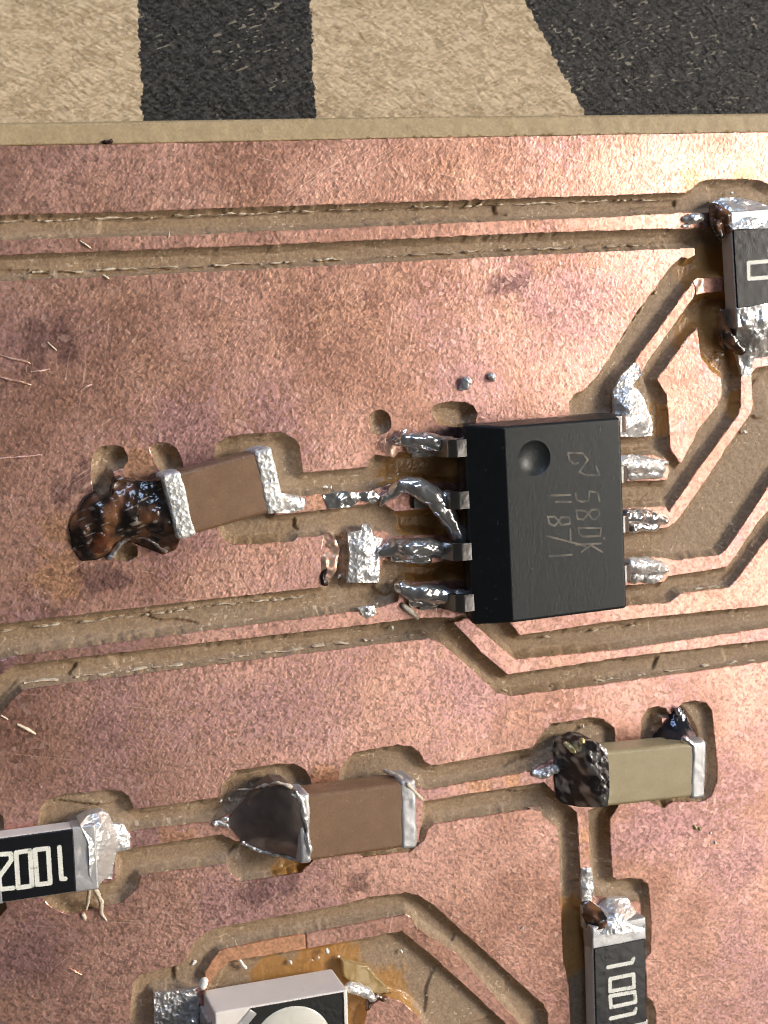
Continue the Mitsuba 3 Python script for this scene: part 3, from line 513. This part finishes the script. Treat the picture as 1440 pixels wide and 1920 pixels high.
# ---------------------------------------------------------------- the chip capacitors
def chip_capacitor(key, quad, z0, h, ceramic, term, left=0.36, right=0.36, term_bsdf='tin_frosted', bow=0.05, seed=0):
    cx, cy, a, L, W = quad
    M = frame(cx, cy, a)
    part(key, 'body', rbox(-L / 2 + 0.05, L / 2 - 0.05, -W / 2, W / 2, z0, h, 0.11, M), ceramic, 40)
    for s, w in ((-1, left), (1, right)):
        if w <= 0: continue
        x0, x1 = (-L / 2, -L / 2 + w) if s < 0 else (L / 2 - w, L / 2)
        man = m3.Manifold.batch_hull([m3.Manifold.sphere(0.09, 12).translate([x, y, z]) for x in (x0 + 0.06, x1 - 0.08) for y in (-W / 2 + 0.05, W / 2 - 0.05) for z in (z0 + 0.05, h - 0.065)]).refine_to_length(0.05)
        m = rough_up(mesh_of(man), 0.014, 4, seed + s)
        v = m.vertices; edge = v[:, 0] < x0 + 0.1 if s > 0 else v[:, 0] > x1 - 0.1
        v[edge, 0] += 0.05 * n3(np.c_[v[edge][:, 1:], v[edge][:, 0] * 0], 3, seed + 9)
        m.vertices = v; m.apply_transform(M)
        part(key, 'terminal', m, term_bsdf, 40)
    return M, L, W
c1 = thing('chip_capacitor', 'brown chip capacitor sitting askew with a burnt black lump of solder at its left end', 'capacitor')
M1, L1, W1 = chip_capacitor(c1, (-4.139,0.949,9.77,2.597,1.456), 0.06, 0.95, 'ceramic_brown', None, left=0.42, right=0.42, seed=40)
part(c1, 'burnt_solder', patch([(-7.628,0.454,0.02),(-7.502,0.690,0.04),(-7.338,0.799,0.06),(-7.229,1.001,0.1),(-7.080,1.113,0.14),(-6.954,1.175,0.14),(-6.842,1.056,0.3),(-6.635,1.132,0.42),(-6.529,1.455,0.3),(-6.368,1.490,0.3),(-6.125,1.389,0.4),(-5.682,1.320,0.5),(-5.519,1.406,0.85),(-5.264,0.738,0.9),(-5.239,-0.008,0.85),(-5.256,-0.323,0.3),(-5.532,-0.442,0.12),(-5.841,-0.285,0.1),(-6.201,-0.093,0.12),(-6.446,-0.027,0.14),(-6.636,-0.134,0.12),(-6.767,-0.311,0.08),(-7.077,-0.406,0.05),(-7.415,-0.395,0.04),(-7.581,-0.106,0.02)],
     [(-6.981,0.746,0.5),(-6.460,0.707,0.62),(-5.984,0.792,0.72),(-7.289,0.394,0.34),(-7.426,0.025,0.22),(-6.832,0.233,0.42),(-6.245,0.379,0.62),(-5.787,0.284,0.75),(-7.075,-0.138,0.2),(-6.343,0.110,0.34),(-5.708,-0.062,0.5),(-6.715,0.959,0.45)], step=.045, amp=.07, freq=3.2, seed=44, down=-.08), 'burnt_flux', 60, 'burnt black glassy lump of solder and flux')
part(c1, 'flux_glaze', patch([(-7.527,0.017,0.06),(-7.228,0.187,0.2),(-6.800,0.400,0.3),(-6.633,0.328,0.36),(-6.766,0.088,0.3),(-6.894,-0.225,0.16),(-7.254,-0.335,0.06),(-7.452,-0.266,0.04)], [(-7.145,0.040,0.38),(-6.905,0.186,0.48)], step=.05, amp=.02, freq=4, seed=48), 'amber_flux', True, 'reddish amber flux on the burnt lump')
part(c1, 'burnt_rim', blob([(-6.686,-0.290,0.12,0.05),(-6.518,-0.049,0.2,0.06),(-6.274,0.084,0.28,0.06),(-5.979,0.059,0.34,0.06),(-5.747,-0.087,0.36,0.06),(-5.489,-0.335,0.2,0.07)], [(-6.773,-0.386,0.08,0.06),(-6.686,-0.290,0.12,0.06)], amp=.02, freq=6, seed=49), 'solder_dull', 40)
part(c1, 'solder_joint', patch([(-2.939,0.706,0.3),(-2.636,0.741,0.3),(-2.156,0.609,0.06),(-1.996,0.514,0.04),(-2.040,0.272,0.04),(-2.378,0.215,0.04),(-2.774,0.281,0.3),(-2.948,0.408,0.5)], [(-2.623,0.482,0.28),(-2.252,0.430,0.12)], step=.04, amp=.04, freq=6, seed=50, down=-.05), 'solder_rough', 25)
c2 = thing('chip_capacitor', 'brown chip capacitor with a dark cone of solder running off its left end', 'capacitor')
M2, L2, W2 = chip_capacitor(c2, (-1.449,-7.353,-2.16,2.985,1.661), 0.06, 0.95, 'ceramic_brown', None, left=0.28, right=0.38, seed=60, term_bsdf='tin_smooth')
part(c2, 'solder_joint', patch([(-4.498,-7.159,0.04),(-4.354,-6.937,0.06),(-4.024,-6.669,0.2),(-3.701,-6.302,0.5),(-3.386,-6.134,0.85),(-3.097,-6.196,0.98),(-2.941,-6.348,1),(-2.787,-7.167,1),(-2.772,-8.076,0.96),(-2.905,-8.208,0.5),(-3.234,-8.125,0.25),(-3.720,-7.951,0.1),(-4.155,-7.674,0.05)],
     [(-3.647,-6.938,0.62),(-3.984,-7.100,0.34),(-3.209,-7.341,0.85),(-3.409,-7.753,0.5),(-4.216,-7.177,0.18),(-3.129,-6.652,0.98)], step=.12, amp=.03, freq=3, seed=62, down=-.06), 'solder_dark', 12, 'dark tarnished cone of solder with a bright rim')
scene['solder_dark'] = bumped(ripple, 0.8, base_color=P(lambda p, n, uv: mix([0.15, 0.118, 0.105], [0.27, 0.22, 0.20], fbm(p.x * 3, p.y * 3, p.z * 3, octaves=3))), metallic=0.6, roughness=0.3)
part(c2, 'solder_rim', blob([(-2.968,-6.357,1,0.07),(-2.855,-6.626,1,0.07),(-2.782,-7.102,1,0.06),(-2.748,-7.646,0.98,0.06),(-2.753,-8.029,0.95,0.05)], [(-3.064,-6.379,0.96,0.07),(-2.824,-6.565,1,0.06)], amp=.04, freq=6, seed=66), 'solder_rough', 25)
part(c2, 'solder_rim', blob([(-4.157,-7.700,0.05,0.05),(-3.722,-7.978,0.1,0.05),(-3.235,-8.138,0.25,0.05),(-2.905,-8.208,0.5,0.05),(-2.755,-8.090,0.85,0.05)], amp=.03, freq=7, seed=67), 'solder_dull', 25)
part(c2, 'solder_rim', blob([(-4.528,-7.207,0.04,0.08),(-4.678,-7.101,0.04,0.07),(-4.809,-7.121,0.03,0.06)], [(-4.597,-7.015,0.06,0.05),(-4.516,-7.030,0.1,0.05)], amp=.03, freq=8, seed=68), 'solder_rough', 25)
part(c2, 'flux_film', blob([(-3.097,-6.196,0.98,0.04),(-3.393,-6.052,0.9,0.03),(-3.587,-6.186,0.6,0.03),(-3.872,-6.390,0.1,0.02),(-4.184,-6.359,0.03,0.02)], amp=.03, freq=6, seed=79), 'torn_fibre', 30)
part(c2, 'flux_film', blob([(-0.451,-6.474,0.1,0.05),(-0.278,-6.513,0.6,0.06),(-0.136,-6.623,0.96,0.05),(0.104,-6.952,0.9,0.05),(0.377,-7.254,0.5,0.03)], amp=.03, freq=6, seed=69), 'torn_fibre', 30, 'pale dried flux strands at the capacitor ends')
c3 = thing('chip_capacitor', 'grey green chip capacitor with scraped blackened solder at its left end', 'capacitor')
M3_, L3, W3 = chip_capacitor(c3, (6.643,-7.483,-3.85,3.110,1.477), 0.06, 0.95, 'ceramic_grey', None, left=0, right=0.4, seed=70, term_bsdf='tin_smooth')
part(c3, 'burnt_solder', patch([(4.291,-6.603,0.06),(4.352,-6.421,0.3),(4.738,-6.296,0.85),(5.049,-6.367,0.98),(5.294,-6.572,0.99),(5.336,-7.227,1),(5.265,-8.108,0.97),(4.987,-8.171,0.7),(4.771,-8.242,0.3),(4.420,-8.162,0.08),(4.287,-8.003,0.05),(4.245,-7.317,0.05)],
     [(4.581,-6.889,0.5),(4.755,-7.003,0.96),(4.551,-7.573,0.34),(4.882,-7.664,0.95),(4.446,-7.158,0.22),(4.607,-6.605,0.78),(4.697,-7.373,0.62)], step=.05, amp=.022, freq=4, seed=72, down=-.06), 'burnt_solder_mix', 25, 'blackened scraped solder')
def char_colour(p, n, uv):
    s = noise(p.x * 7 + p.y * 6, p.y * 3 - p.x * 2, p.z * 4)
    return mix([0.07, 0.06, 0.06], [0.46, 0.44, 0.42], smoothstep(0.42, 0.80, s))
scene['burnt_solder_mix'] = bumped(crumple, 0.35, base_color=P(char_colour), metallic=0.75, roughness=0.3)
part(c3, 'solder_joint', blob([(3.694,-7.265,0.02,0.1),(3.896,-7.252,0.08,0.13),(4.208,-7.185,0.14,0.13)], amp=.05, freq=6, seed=73), 'solder_rough', 25)
part(c3, 'solder_joint', blob([(4.352,-6.399,0.55,0.06),(4.478,-6.534,0.65,0.07),(4.492,-6.581,0.8,0.05)], amp=.03, freq=7, seed=75), 'gold_fleck', 25)
part(c3, 'solder_joint', blob([(4.662,-6.313,0.85,0.07),(4.666,-6.328,0.9,0.06)], amp=.03, freq=7, seed=74), 'gold_fleck', 25, 'yellowish fleck of solder')
scene['gold_fleck'] = principled(base_color=rgb(0.82, 0.74, 0.38), metallic=0.7, roughness=0.25)
part(c3, 'solder_joint', patch([(7.326,-6.886,0.5),(7.507,-6.576,0.1),(7.803,-6.263,0.06),(7.978,-6.114,0.05),(8.133,-6.164,0.06),(8.228,-6.493,0.1),(8.400,-6.834,0.2),(8.262,-7.078,0.6),(7.761,-6.906,0.85)], [(7.825,-6.536,0.28),(7.896,-6.755,0.5)], step=.045, amp=.02, freq=3, seed=76, down=-.25), 'solder_black', True, 'glossy black fillet behind the right end')
scene['solder_black'] = bumped(ripple, 1.0, base_color=rgb(0.05, 0.055, 0.07), metallic=0.7, roughness=0.1)
part(c3, 'solder_joint', blob([(7.931,-6.140,0.1,0.09),(7.924,-6.227,0.16,0.08)], amp=.02, freq=5, seed=78), 'solder_bright', 40)
part(c3, 'solder_joint', blob([(7.666,-6.715,0.86,0.09),(7.891,-6.913,0.9,0.08),(8.001,-7.395,0.9,0.05),(7.942,-8.115,0.9,0.05)], amp=.02, freq=5, seed=77), 'solder_bright', 40)

# ---------------------------------------------------------------- the chip resistors
def chip_resistor(key, quad, h, black0, black1, across):
    """across: the long side runs down the board (x of the chip frame is then its short side)."""
    cx, cy, a, L, W = quad
    M = frame(cx, cy, a)
    if across: M = M @ frame(0, 0, -90); L, W = W, L
    part(key, 'ceramic_base', rbox(-L / 2 + .02, L / 2 - .02, -W / 2, W / 2, .07, h - .02, .03, M), 'alumina', 40)
    part(key, 'black_top', rbox(-L / 2 + black0, L / 2 - black1, -W / 2 + .02, W / 2 - .02, h - .07, h + .02, .03, M), 'black_glaze', 40)
    for x0, x1 in ((-L / 2, -L / 2 + black0 + .05), (L / 2 - black1 - .05, L / 2)):
        m = mesh_of(m3.Manifold.batch_hull([m3.Manifold.sphere(.05, 12).translate([x, y, z]) for x in (x0 + .05, x1 - .05) for y in (-W / 2 + .03, W / 2 - .03) for z in (.1, h - .045)]).refine_to_length(.08))
        rough_up(m, .008, 5, 3); m.apply_transform(M)
        part(key, 'terminal', m, 'tin_smooth', 40)
    return M
def digits(key, strokes, width, h):
    for s in strokes: part(key, 'digit', stroke(s, width, h + .005, h + .028), 'white_print', False)
r1 = thing('chip_resistor', 'black chip resistor lying on its long side along the board and marked 1002', 'resistor')
chip_resistor(r1, (-9.045,-7.183,-1.93,2.693,1.526), .6, .5, .52, False)
digits(r1, [[[(-8.540,-6.837),(-8.558,-7.586),(-8.475,-7.602)]], [[(-9.088,-6.802),(-8.791,-6.817),(-8.816,-7.640),(-9.102,-7.624),(-9.088,-6.802)]], [[(-9.502,-6.790),(-9.195,-6.795),(-9.222,-7.627),(-9.530,-7.619),(-9.502,-6.790)]], [[(-9.946,-6.759),(-9.621,-6.794),(-9.622,-6.944),(-9.925,-7.292),(-9.928,-7.581),(-9.635,-7.599)]]], .105, .6)
part(r1, 'solder_joint', patch([(-8.032,-6.386,0.62),(-7.799,-6.296,0.3),(-7.476,-6.280,0.2),(-7.301,-6.412,0.12),(-7.218,-6.686,0.08),(-6.967,-6.739,0.05),(-6.886,-6.976,0.05),(-6.839,-7.010,0.05),(-6.867,-7.376,0.04),(-7.021,-7.385,0.05),(-7.198,-7.392,0.05),(-7.302,-7.728,0.05),(-7.350,-8.025,0.04),(-7.524,-7.988,0.05),(-7.688,-8.025,0.3),(-7.798,-7.981,0.58),(-7.919,-7.605,0.63),(-7.880,-6.840,0.64)],
     [(-7.537,-6.498,0.5),(-7.363,-6.902,0.34),(-7.674,-7.289,0.56),(-7.458,-7.270,0.35),(-7.098,-7.079,0.14),(-7.478,-7.774,0.2)], step=.045, amp=.03, freq=4.5, seed=80, down=-.06), 'solder_rough', 30)
part(r1, 'flux_thread', blob([(-7.916,-8.086,0.3,0.05),(-7.941,-8.369,0.12,0.045),(-8.007,-8.654,0.06,0.02)], [(-7.794,-8.109,0.3,0.06),(-7.652,-8.491,0.12,0.07),(-7.670,-8.799,0.06,0.045),(-7.560,-9.014,0.04,0.015)], amp=.02, freq=6, seed=83), 'torn_fibre', 40)
part(r1, 'flux_thread', blob([(-8.090,-8.777,0.04,0.05),(-8.072,-8.860,0.04,0.05)], amp=.02, freq=6, seed=82), 'torn_fibre', 40, 'pale threads of dried flux')
r2 = thing('chip_resistor', 'black chip resistor standing lengthwise down the board and marked 1001', 'resistor')
chip_resistor(r2, (5.617,-13.171,-1.09,1.561,3.419), .6, .58, .5, True)
digits(r2, [[[(5.255,-12.626),(5.970,-12.642),(6.022,-12.548)]], [[(5.303,-12.964),(6.003,-12.978),(6.004,-13.338),(5.288,-13.304),(5.303,-12.964)]], [[(5.282,-13.437),(6.014,-13.476),(6.034,-13.766),(5.299,-13.755),(5.282,-13.437)]], [[(5.269,-14.063),(5.988,-14.073),(6.025,-13.960)]]], .105, .6)
part(r2, 'solder_joint', patch([(4.849,-11.091,0.03),(5.052,-10.933,0.08),(5.364,-11.165,0.1),(5.611,-10.989,0.1),(5.898,-11.029,0.1),(6.185,-11.085,0.1),(6.306,-11.273,0.1),(6.389,-11.533,0.25),(6.400,-11.596,0.6),(6.373,-11.832,0.63),(5.911,-11.772,0.66),(5.203,-11.688,0.66),(4.876,-11.646,0.6),(4.842,-11.654,0.3),(4.848,-11.451,0.06)],
     [(5.199,-11.332,0.55),(5.546,-11.228,0.5),(5.790,-11.422,0.62),(5.012,-11.391,0.3),(6.099,-11.632,0.62)], step=.045, amp=.045, freq=3.5, seed=84, down=-.06), 'solder_rough', 30)
part(r2, 'solder_joint', patch([(4.900,-10.034,0.03),(5.178,-10.052,0.04),(5.221,-10.490,0.04),(5.165,-11.000,0.04),(4.880,-11.004,0.04),(4.865,-10.427,0.03)], [(5.018,-10.114,0.16),(5.007,-10.562,0.14)], step=.04, amp=.05, freq=6, seed=86, down=-.05), 'solder_rough', 30)
part(r2, 'flux_film', patch([(4.846,-10.934,0.05),(5.074,-10.930,0.1),(5.307,-11.153,0.3),(5.320,-11.329,0.62),(5.221,-11.523,0.64),(4.927,-11.553,0.6),(4.839,-11.599,0.25),(4.824,-11.297,0.06)], [(4.947,-11.228,0.5)], step=.05, amp=.03, freq=4, seed=87), 'burnt_flux', True, 'dark flux over the left of the solder')
r3 = thing('chip_resistor', 'black chip resistor at the frame edge marked with a single 0', 'resistor')
chip_resistor(r3, (10.555,5.435,1.90,1.609,3.005), .6, .46, .52, True)
digits(r3, [[[(10.163,5.577),(10.939,5.599),(10.975,5.183),(10.165,5.166),(10.163,5.577)]]], .10, .6)
part(r3, 'solder_joint', patch([(9.498,7.189,0.05),(9.742,7.299,0.1),(10.179,7.298,0.12),(10.674,7.204,0.1),(11.240,7.021,0.1),(11.979,6.832,0.1),(11.597,6.451,0.63),(10.776,6.438,0.64),(9.719,6.448,0.64),(9.594,6.668,0.5),(9.553,6.900,0.2)], [(10.241,6.918,0.5),(10.128,6.676,0.66),(10.931,6.677,0.66),(9.829,7.008,0.4)], step=.05, amp=.05, freq=4, seed=90, down=-.06), 'solder_rough', 30)
part(r3, 'solder_joint', patch([(9.806,4.401,0.62),(10.716,4.518,0.64),(11.535,4.517,0.64),(12.050,3.444,0.1),(11.565,3.118,0.06),(11.064,3.107,0.06),(10.655,3.076,0.05),(10.525,2.618,0.05),(10.268,2.621,0.04),(10.169,2.995,0.06),(9.968,3.569,0.2),(9.853,3.988,0.5)], [(10.041,4.043,0.66),(10.513,4.085,0.68),(10.456,3.606,0.5),(10.884,3.788,0.6),(10.367,3.334,0.25)], step=.05, amp=.08, freq=4, seed=92, down=-.06), 'solder_rough', 30)
part(r3, 'flux_lump', blob([(9.504,7.041,0.16,0.16),(9.481,6.621,0.3,0.2),(9.550,6.346,0.3,0.13)], [(9.475,6.884,0.4,0.16),(9.631,6.802,0.5,0.14),(9.714,6.464,0.45,0.1)], amp=.03, freq=4, seed=94), 'burnt_flux', True, 'black flux on the upper left corner')
part(r3, 'flux_lump', blob([(9.593,4.358,0.12,0.1),(9.646,3.938,0.14,0.16),(9.851,3.576,0.18,0.2),(10.123,3.349,0.2,0.16)], [(9.708,3.586,0.1,0.14),(9.780,3.441,0.08,0.12)], amp=.03, freq=4, seed=95), 'burnt_flux', True, 'dark flux on the lower left corner')
part(r3, 'solder_spill', blob([(8.687,6.780,0.03,0.07),(8.878,6.797,0.08,0.14),(9.100,6.817,0.08,0.12)], [(8.655,6.619,0.02,0.06),(8.743,6.615,0.03,0.05)], amp=.03, freq=6, seed=96), 'solder_rough', 40)

# ---------------------------------------------------------------- the light emitting diode
led = thing('light_emitting_diode', 'white square light emitting diode with a black face and a pale round lens', 'LED')
LH = 1.35
LX, LY, LA, LW, LD = (-3.836,-12.837,-2.25,3.286,3.124)
ML = frame(LX, LY, LA)
def led_solid(x0, x1, y0, y1, z0, z1, cut):
    p = Polygon([(x0, y0), (x1, y0), (x1, y1), (x0 + cut, y1), (x0, y1 - cut)])
    return m3.Manifold.extrude(m3.CrossSection([np.array(p.exterior.coords)[:-1]]), z1 - z0).translate([0, 0, z0])
a, b = LW / 2, LD / 2
hous = m3.Manifold.batch_hull([m3.Manifold.sphere(.05, 10).translate([x, y, z]) for x in (-a + .05, a - .05) for y in (-b + .05, b - .05) for z in (.1, LH - .05)])
well = led_solid(-a + .3, a - .1, -b + .1, b - .04, LH - .07, LH + .3, .55)
hm = mesh_of(hous - well); hm.apply_transform(ML)
part(led, 'housing', hm, 'white_plastic', 35)
face = mesh_of(led_solid(-a + .32, a - .11, -b + .11, b - .05, LH - .2, LH - .035, .56)); face.apply_transform(ML)
part(led, 'black_face', face, 'dark_coat', False)
lx, ly = [(-3.622,-12.484)][0]
lens = trimesh.creation.icosphere(4, 1.0); lens.apply_scale([1.02, 1.02, .12]); lens.apply_translation([lx, ly, LH - .05])
part(led, 'lens', lens, 'lens_resin', True)
wedge = mesh_of(m3.Manifold.batch_hull([m3.Manifold.sphere(.03, 8).translate(q) for q in [(-a + .33, b - .62, LH - .04), (-a + .86, b - .10, LH - .04), (-a + .60, b - .62, LH - .05), (-a + 1.0, b - .22, LH - .05), (-a + .33, b - .62, LH - .1), (-a + .86, b - .10, LH - .1)]])); wedge.apply_transform(ML)
part(led, 'corner_bevel', wedge, 'tin_smooth', 30)
part(led, 'terminal', patch([(-6.606,-11.033,0.04),(-5.604,-11.123,0.08),(-5.547,-11.345,0.1),(-5.684,-13.103,0.1),(-6.705,-12.892,0.04)], [(-6.115,-11.476,0.14),(-5.888,-11.858,0.16)], step=.07, amp=.05, freq=3, seed=101, down=-.05), 'solder_dull', 40)
part(led, 'terminal', blob([(-1.783,-11.795,0.3,0.12),(-1.413,-12.031,0.2,0.14),(-1.113,-12.310,0.1,0.1)], [(-1.517,-11.895,0.2,0.1),(-1.355,-12.015,0.2,0.08)], amp=.04, freq=5, seed=102), 'solder_rough', 30)
part(led, 'solder_joint', blob([(-5.455,-10.978,0.3,0.11),(-5.408,-10.880,0.3,0.1)], amp=.01, seed=103), 'white_chip', True)
part(led, 'solder_joint', blob([(-5.744,-11.914,0.2,0.12),(-5.820,-12.015,0.15,0.14)], amp=.01, seed=103), 'solder_bright', True)
part(led, 'side_terminal', rbox(-a - .12, -a + .04, -b + .4, b - .35, .08, LH - .35, .05, ML), 'solder_dull', 40)
part(led, 'flux_lump', blob([(-1.266,-12.571,0.08,0.06),(-1.231,-12.370,0.1,0.07),(-1.040,-12.298,0.1,0.08),(-0.797,-12.417,0.08,0.06)], amp=.04, freq=7, seed=104), 'burnt_flux', True)
part(led, 'flux_film', patch([(-1.859,-11.200,0),(-1.170,-11.514,0),(-0.848,-11.973,0.02),(-0.577,-12.356,0),(-1.235,-12.249,0.05),(-1.626,-11.886,0.1),(-1.833,-11.637,0.05)], [(-1.350,-11.778,0.06)], step=.05, amp=.02, freq=4, seed=105, down=-.2), 'honey_flux', True)
scene['honey_flux'] = bumped(ripple, 1.2, base_color=rgb(0.34, 0.235, 0.10), roughness=0.3, specular=0.5)

# ---------------------------------------------------------------- crumbs, slivers and solder balls lying on the board
lone('solder_ball', 'bright solder ball on the copper above the black chip, larger of the two', 'solder ball', blob([(2.332,3.033,0.1,0.14),(2.301,2.956,0.06,0.13)], [(2.192,2.897,0.04,0.06),(2.216,2.962,0.06,0.05)], amp=.02, freq=7, seed=110), 'solder_rough', True)
lone('solder_ball', 'small solder ball on the copper above the black chip, smaller of the two', 'solder ball', blob([(3.025,3.117,0.07,0.1),(3.056,3.062,0.06,0.08)], amp=.02, freq=7, seed=111), 'solder_rough', 30)
lone('charred_crumb', 'tiny dark red crumb on the bare board edge at the upper left', 'crumb', blob([(-6.062,8.987,-0.02,0.05),(-6.004,8.995,0,0.045),(-5.932,9.005,0,0.05)], amp=.03, freq=12, seed=112), 'charred_crumb', 30)
lone('charred_crumb', 'black crumb stuck to the ragged copper edge left of the square solder pad', 'crumb', blob([(-1.653,-1.604,0.02,0.07),(-1.672,-1.401,0.04,0.06),(-1.575,-1.257,0.02,0.05)], amp=.04, freq=9, seed=113), 'charred_crumb', 30)
def shaving(label, pts, bsdf='bright_copper', seed=0):
    lone('copper_shaving', label, 'copper shaving', sliver([(x, y, z * .7, r * .62) for x, y, z, r in pts], .012, seed), bsdf, 30)
shaving('long pale copper scratch curl at the left frame edge, upper one', [(-8.848,4.427,0,0.03),(-8.560,4.314,0.03,0.05),(-8.219,4.220,0.02,0.04),(-8.084,4.140,0.01,0.02)], seed=120)
shaving('pale copper curl at the left frame edge, lower one', [(-8.892,3.945,0,0.03),(-8.661,3.846,0.03,0.05),(-8.376,3.779,0.03,0.05),(-8.172,3.692,0.01,0.03)], seed=121)
shaving('short copper curl right of the left edge curls', [(-8.146,3.977,0.01,0.04),(-7.949,3.988,0.04,0.06),(-7.743,4.022,0.02,0.03)], seed=122)
shaving('yellow brass coloured sliver near the upper left on dark copper', [(-7.714,4.617,0.02,0.03),(-7.632,4.516,0.05,0.03),(-7.542,4.427,0.02,0.025)], 'pale_sliver', 123)
shaving('yellowish sliver beside the second long groove', [(-6.353,6.048,0.02,0.04),(-6.256,5.970,0.05,0.04)], 'pale_sliver', 124)
shaving('straight sliver lying across the upper trace', [(-6.811,6.827,0.02,0.03),(-6.705,6.749,0.06,0.035),(-6.577,6.652,0.02,0.03)], 'pale_sliver', 125)
shaving('small cross shaped sliver over the upper groove', [(-4.767,6.978,0.02,0.02),(-4.794,6.868,0.05,0.025),(-4.805,6.811,0.02,0.02)], 'pale_sliver', 126)
shaving('pale sliver at the left edge below the bent groove', [(-9.163,-4.006,0.02,0.05),(-8.997,-4.109,0.06,0.06),(-8.793,-4.276,0.02,0.05)], 'pale_sliver', 127)
shaving('tiny pale flake beside the pale sliver at the left edge', [(-9.496,-3.743,0.02,0.03),(-9.376,-3.846,0.03,0.025)], 'pale_sliver', 128)
shaving('fine curl on the copper above the burnt capacitor', [(-7.127,3.462,0.02,0.03),(-6.977,3.560,0.04,0.035),(-6.826,3.610,0.02,0.03)], seed=129)
shaving('thin hooked scratch burr at the left edge beside the burnt capacitor', [(-9.062,2.109,0,0.025),(-8.528,2.101,0.03,0.03),(-8.078,2.109,0.01,0.02)], seed=130)
shaving('short curl of copper left of the light emitting diode', [(-8.517,-10.022,0.01,0.02),(-8.381,-10.131,0.04,0.03),(-8.215,-10.254,0.02,0.02)], seed=131)
CHIPS = [(-5.515,-10.563,-0.2,0.075),(-4.330,-10.927,-0.18,0.06),(-3.135,-11.051,-0.18,0.07),(-2.397,-11.129,-0.2,0.05),(-2.177,-10.964,-0.1,0.09),(-2.578,-11.113,-0.15,0.05),(-1.885,-11.170,-0.18,0.045),(-0.197,-11.384,-0.2,0.05),(8.992,-10.047,0.02,0.05),(8.884,-9.769,0.02,0.04),(8.391,-9.546,0.02,0.07),(8.538,-9.617,0.02,0.06),(5.244,-6.281,-0.2,0.05),(2.904,-13.946,-0.2,0.05),(0.426,-12.719,-0.2,0.04),(1.950,-11.197,0.02,0.03),(9.822,-1.903,-0.2,0.04),(-4.360,-6.610,-0.15,0.05),(-4.569,-6.600,-0.1,0.04),(-1.454,0.749,-0.1,0.06),(-1.294,0.721,-0.1,0.045),(0.440,0.876,-0.1,0.04),(3.129,-11.331,0.02,0.05),(-6.467,-8.118,0.02,0.03),(10.196,7.436,-0.15,0.06),(9.637,3.100,-0.15,0.06),(9.786,3.231,-0.12,0.06),(10.424,1.117,-0.2,0.06),(-1.181,-1.492,-0.2,0.07),(-0.226,-2.299,-0.18,0.05),(0.453,-1.995,-0.05,0.06),(0.084,-2.960,-0.18,0.06)]
WHERE = ['in the wide groove left of the diode trace', 'in the groove under the orange trace', 'in the groove right of the orange trace end', 'on the amber laminate above the diode', 'on the trace above the diode, the largest one there', 'beside the largest chip above the diode', 'on amber laminate right of the trace chip', 'in the beige cleared field right of the diode', 'on copper below the grey capacitor, lowest of its group', 'on copper below the grey capacitor, topmost of its group', 'on copper below the grey capacitor, gold coloured left one', 'on copper below the grey capacitor, gold coloured right one', 'in the pocket above the blackened solder', 'in the slanted groove near the bottom edge', 'in the beige field beside the slanted trace', 'on copper above the slanted groove', 'in the beige field right of the black chip', 'in the pocket above the dark solder cone, right one', 'in the pocket above the dark solder cone, left one', 'above the solder run to the second pin, left one', 'above the solder run to the second pin, right one', 'in the brown pocket between the first two left pins', 'on copper left of the vertical groove', 'on copper under the resistor marked 1002', 'in the pocket above the resistor marked 0', 'on amber laminate under the resistor marked 0, left one', 'on amber laminate under the resistor marked 0, right one', 'in the beige field near the right edge', 'at the ragged copper end left of the square pad', 'in the groove below the square solder pad', 'on the lowest left pin solder', 'in the groove below the pale flux chips']
for i, (q, w) in enumerate(zip(CHIPS, WHERE)):
    x, y, z, r = q
    a = rng.uniform(0, 6.28); r *= 0.85
    lone('white_chip', 'tiny pale chip ' + w, 'chip of debris', blob([(x, y, z, r * .7), (x + r * math.cos(a), y + r * math.sin(a), z + .01, r * .5)], amp=.02, freq=14, edge=.035, seed=140 + i, smooth=2), 'gold_fleck' if 'gold' in w else 'white_chip', 25)
lone('flux_chip', 'pale yellowish wedge of dried flux under the lowest left pin', 'chip of debris', sliver([(0.347,-2.369,0.06,0.06),(0.478,-2.514,0.1,0.09),(0.713,-2.756,0.04,0.03)], .02, 180), 'torn_fibre', 30)
lone('flux_chip', 'crumpled pale chip of solder on the long lower trace', 'chip of debris', patch([(-0.846,-2.293,0.05),(-0.612,-2.266,0.06),(-0.419,-2.290,0.06),(-0.369,-2.487,0.04),(-0.596,-2.595,0.03),(-0.731,-2.496,0.04)], [(-0.619,-2.386,0.14)], step=.04, amp=.05, freq=7, seed=181, down=-.01), 'solder_rough', 25)
lone('flux_chip', 'thin white rod lying under the orange trace', 'chip of debris', sliver([(-4.414,-10.710,-0.1,0.035),(-4.340,-10.872,-0.12,0.045),(-4.273,-10.968,-0.15,0.04)], .008, 182), 'white_chip', 30)
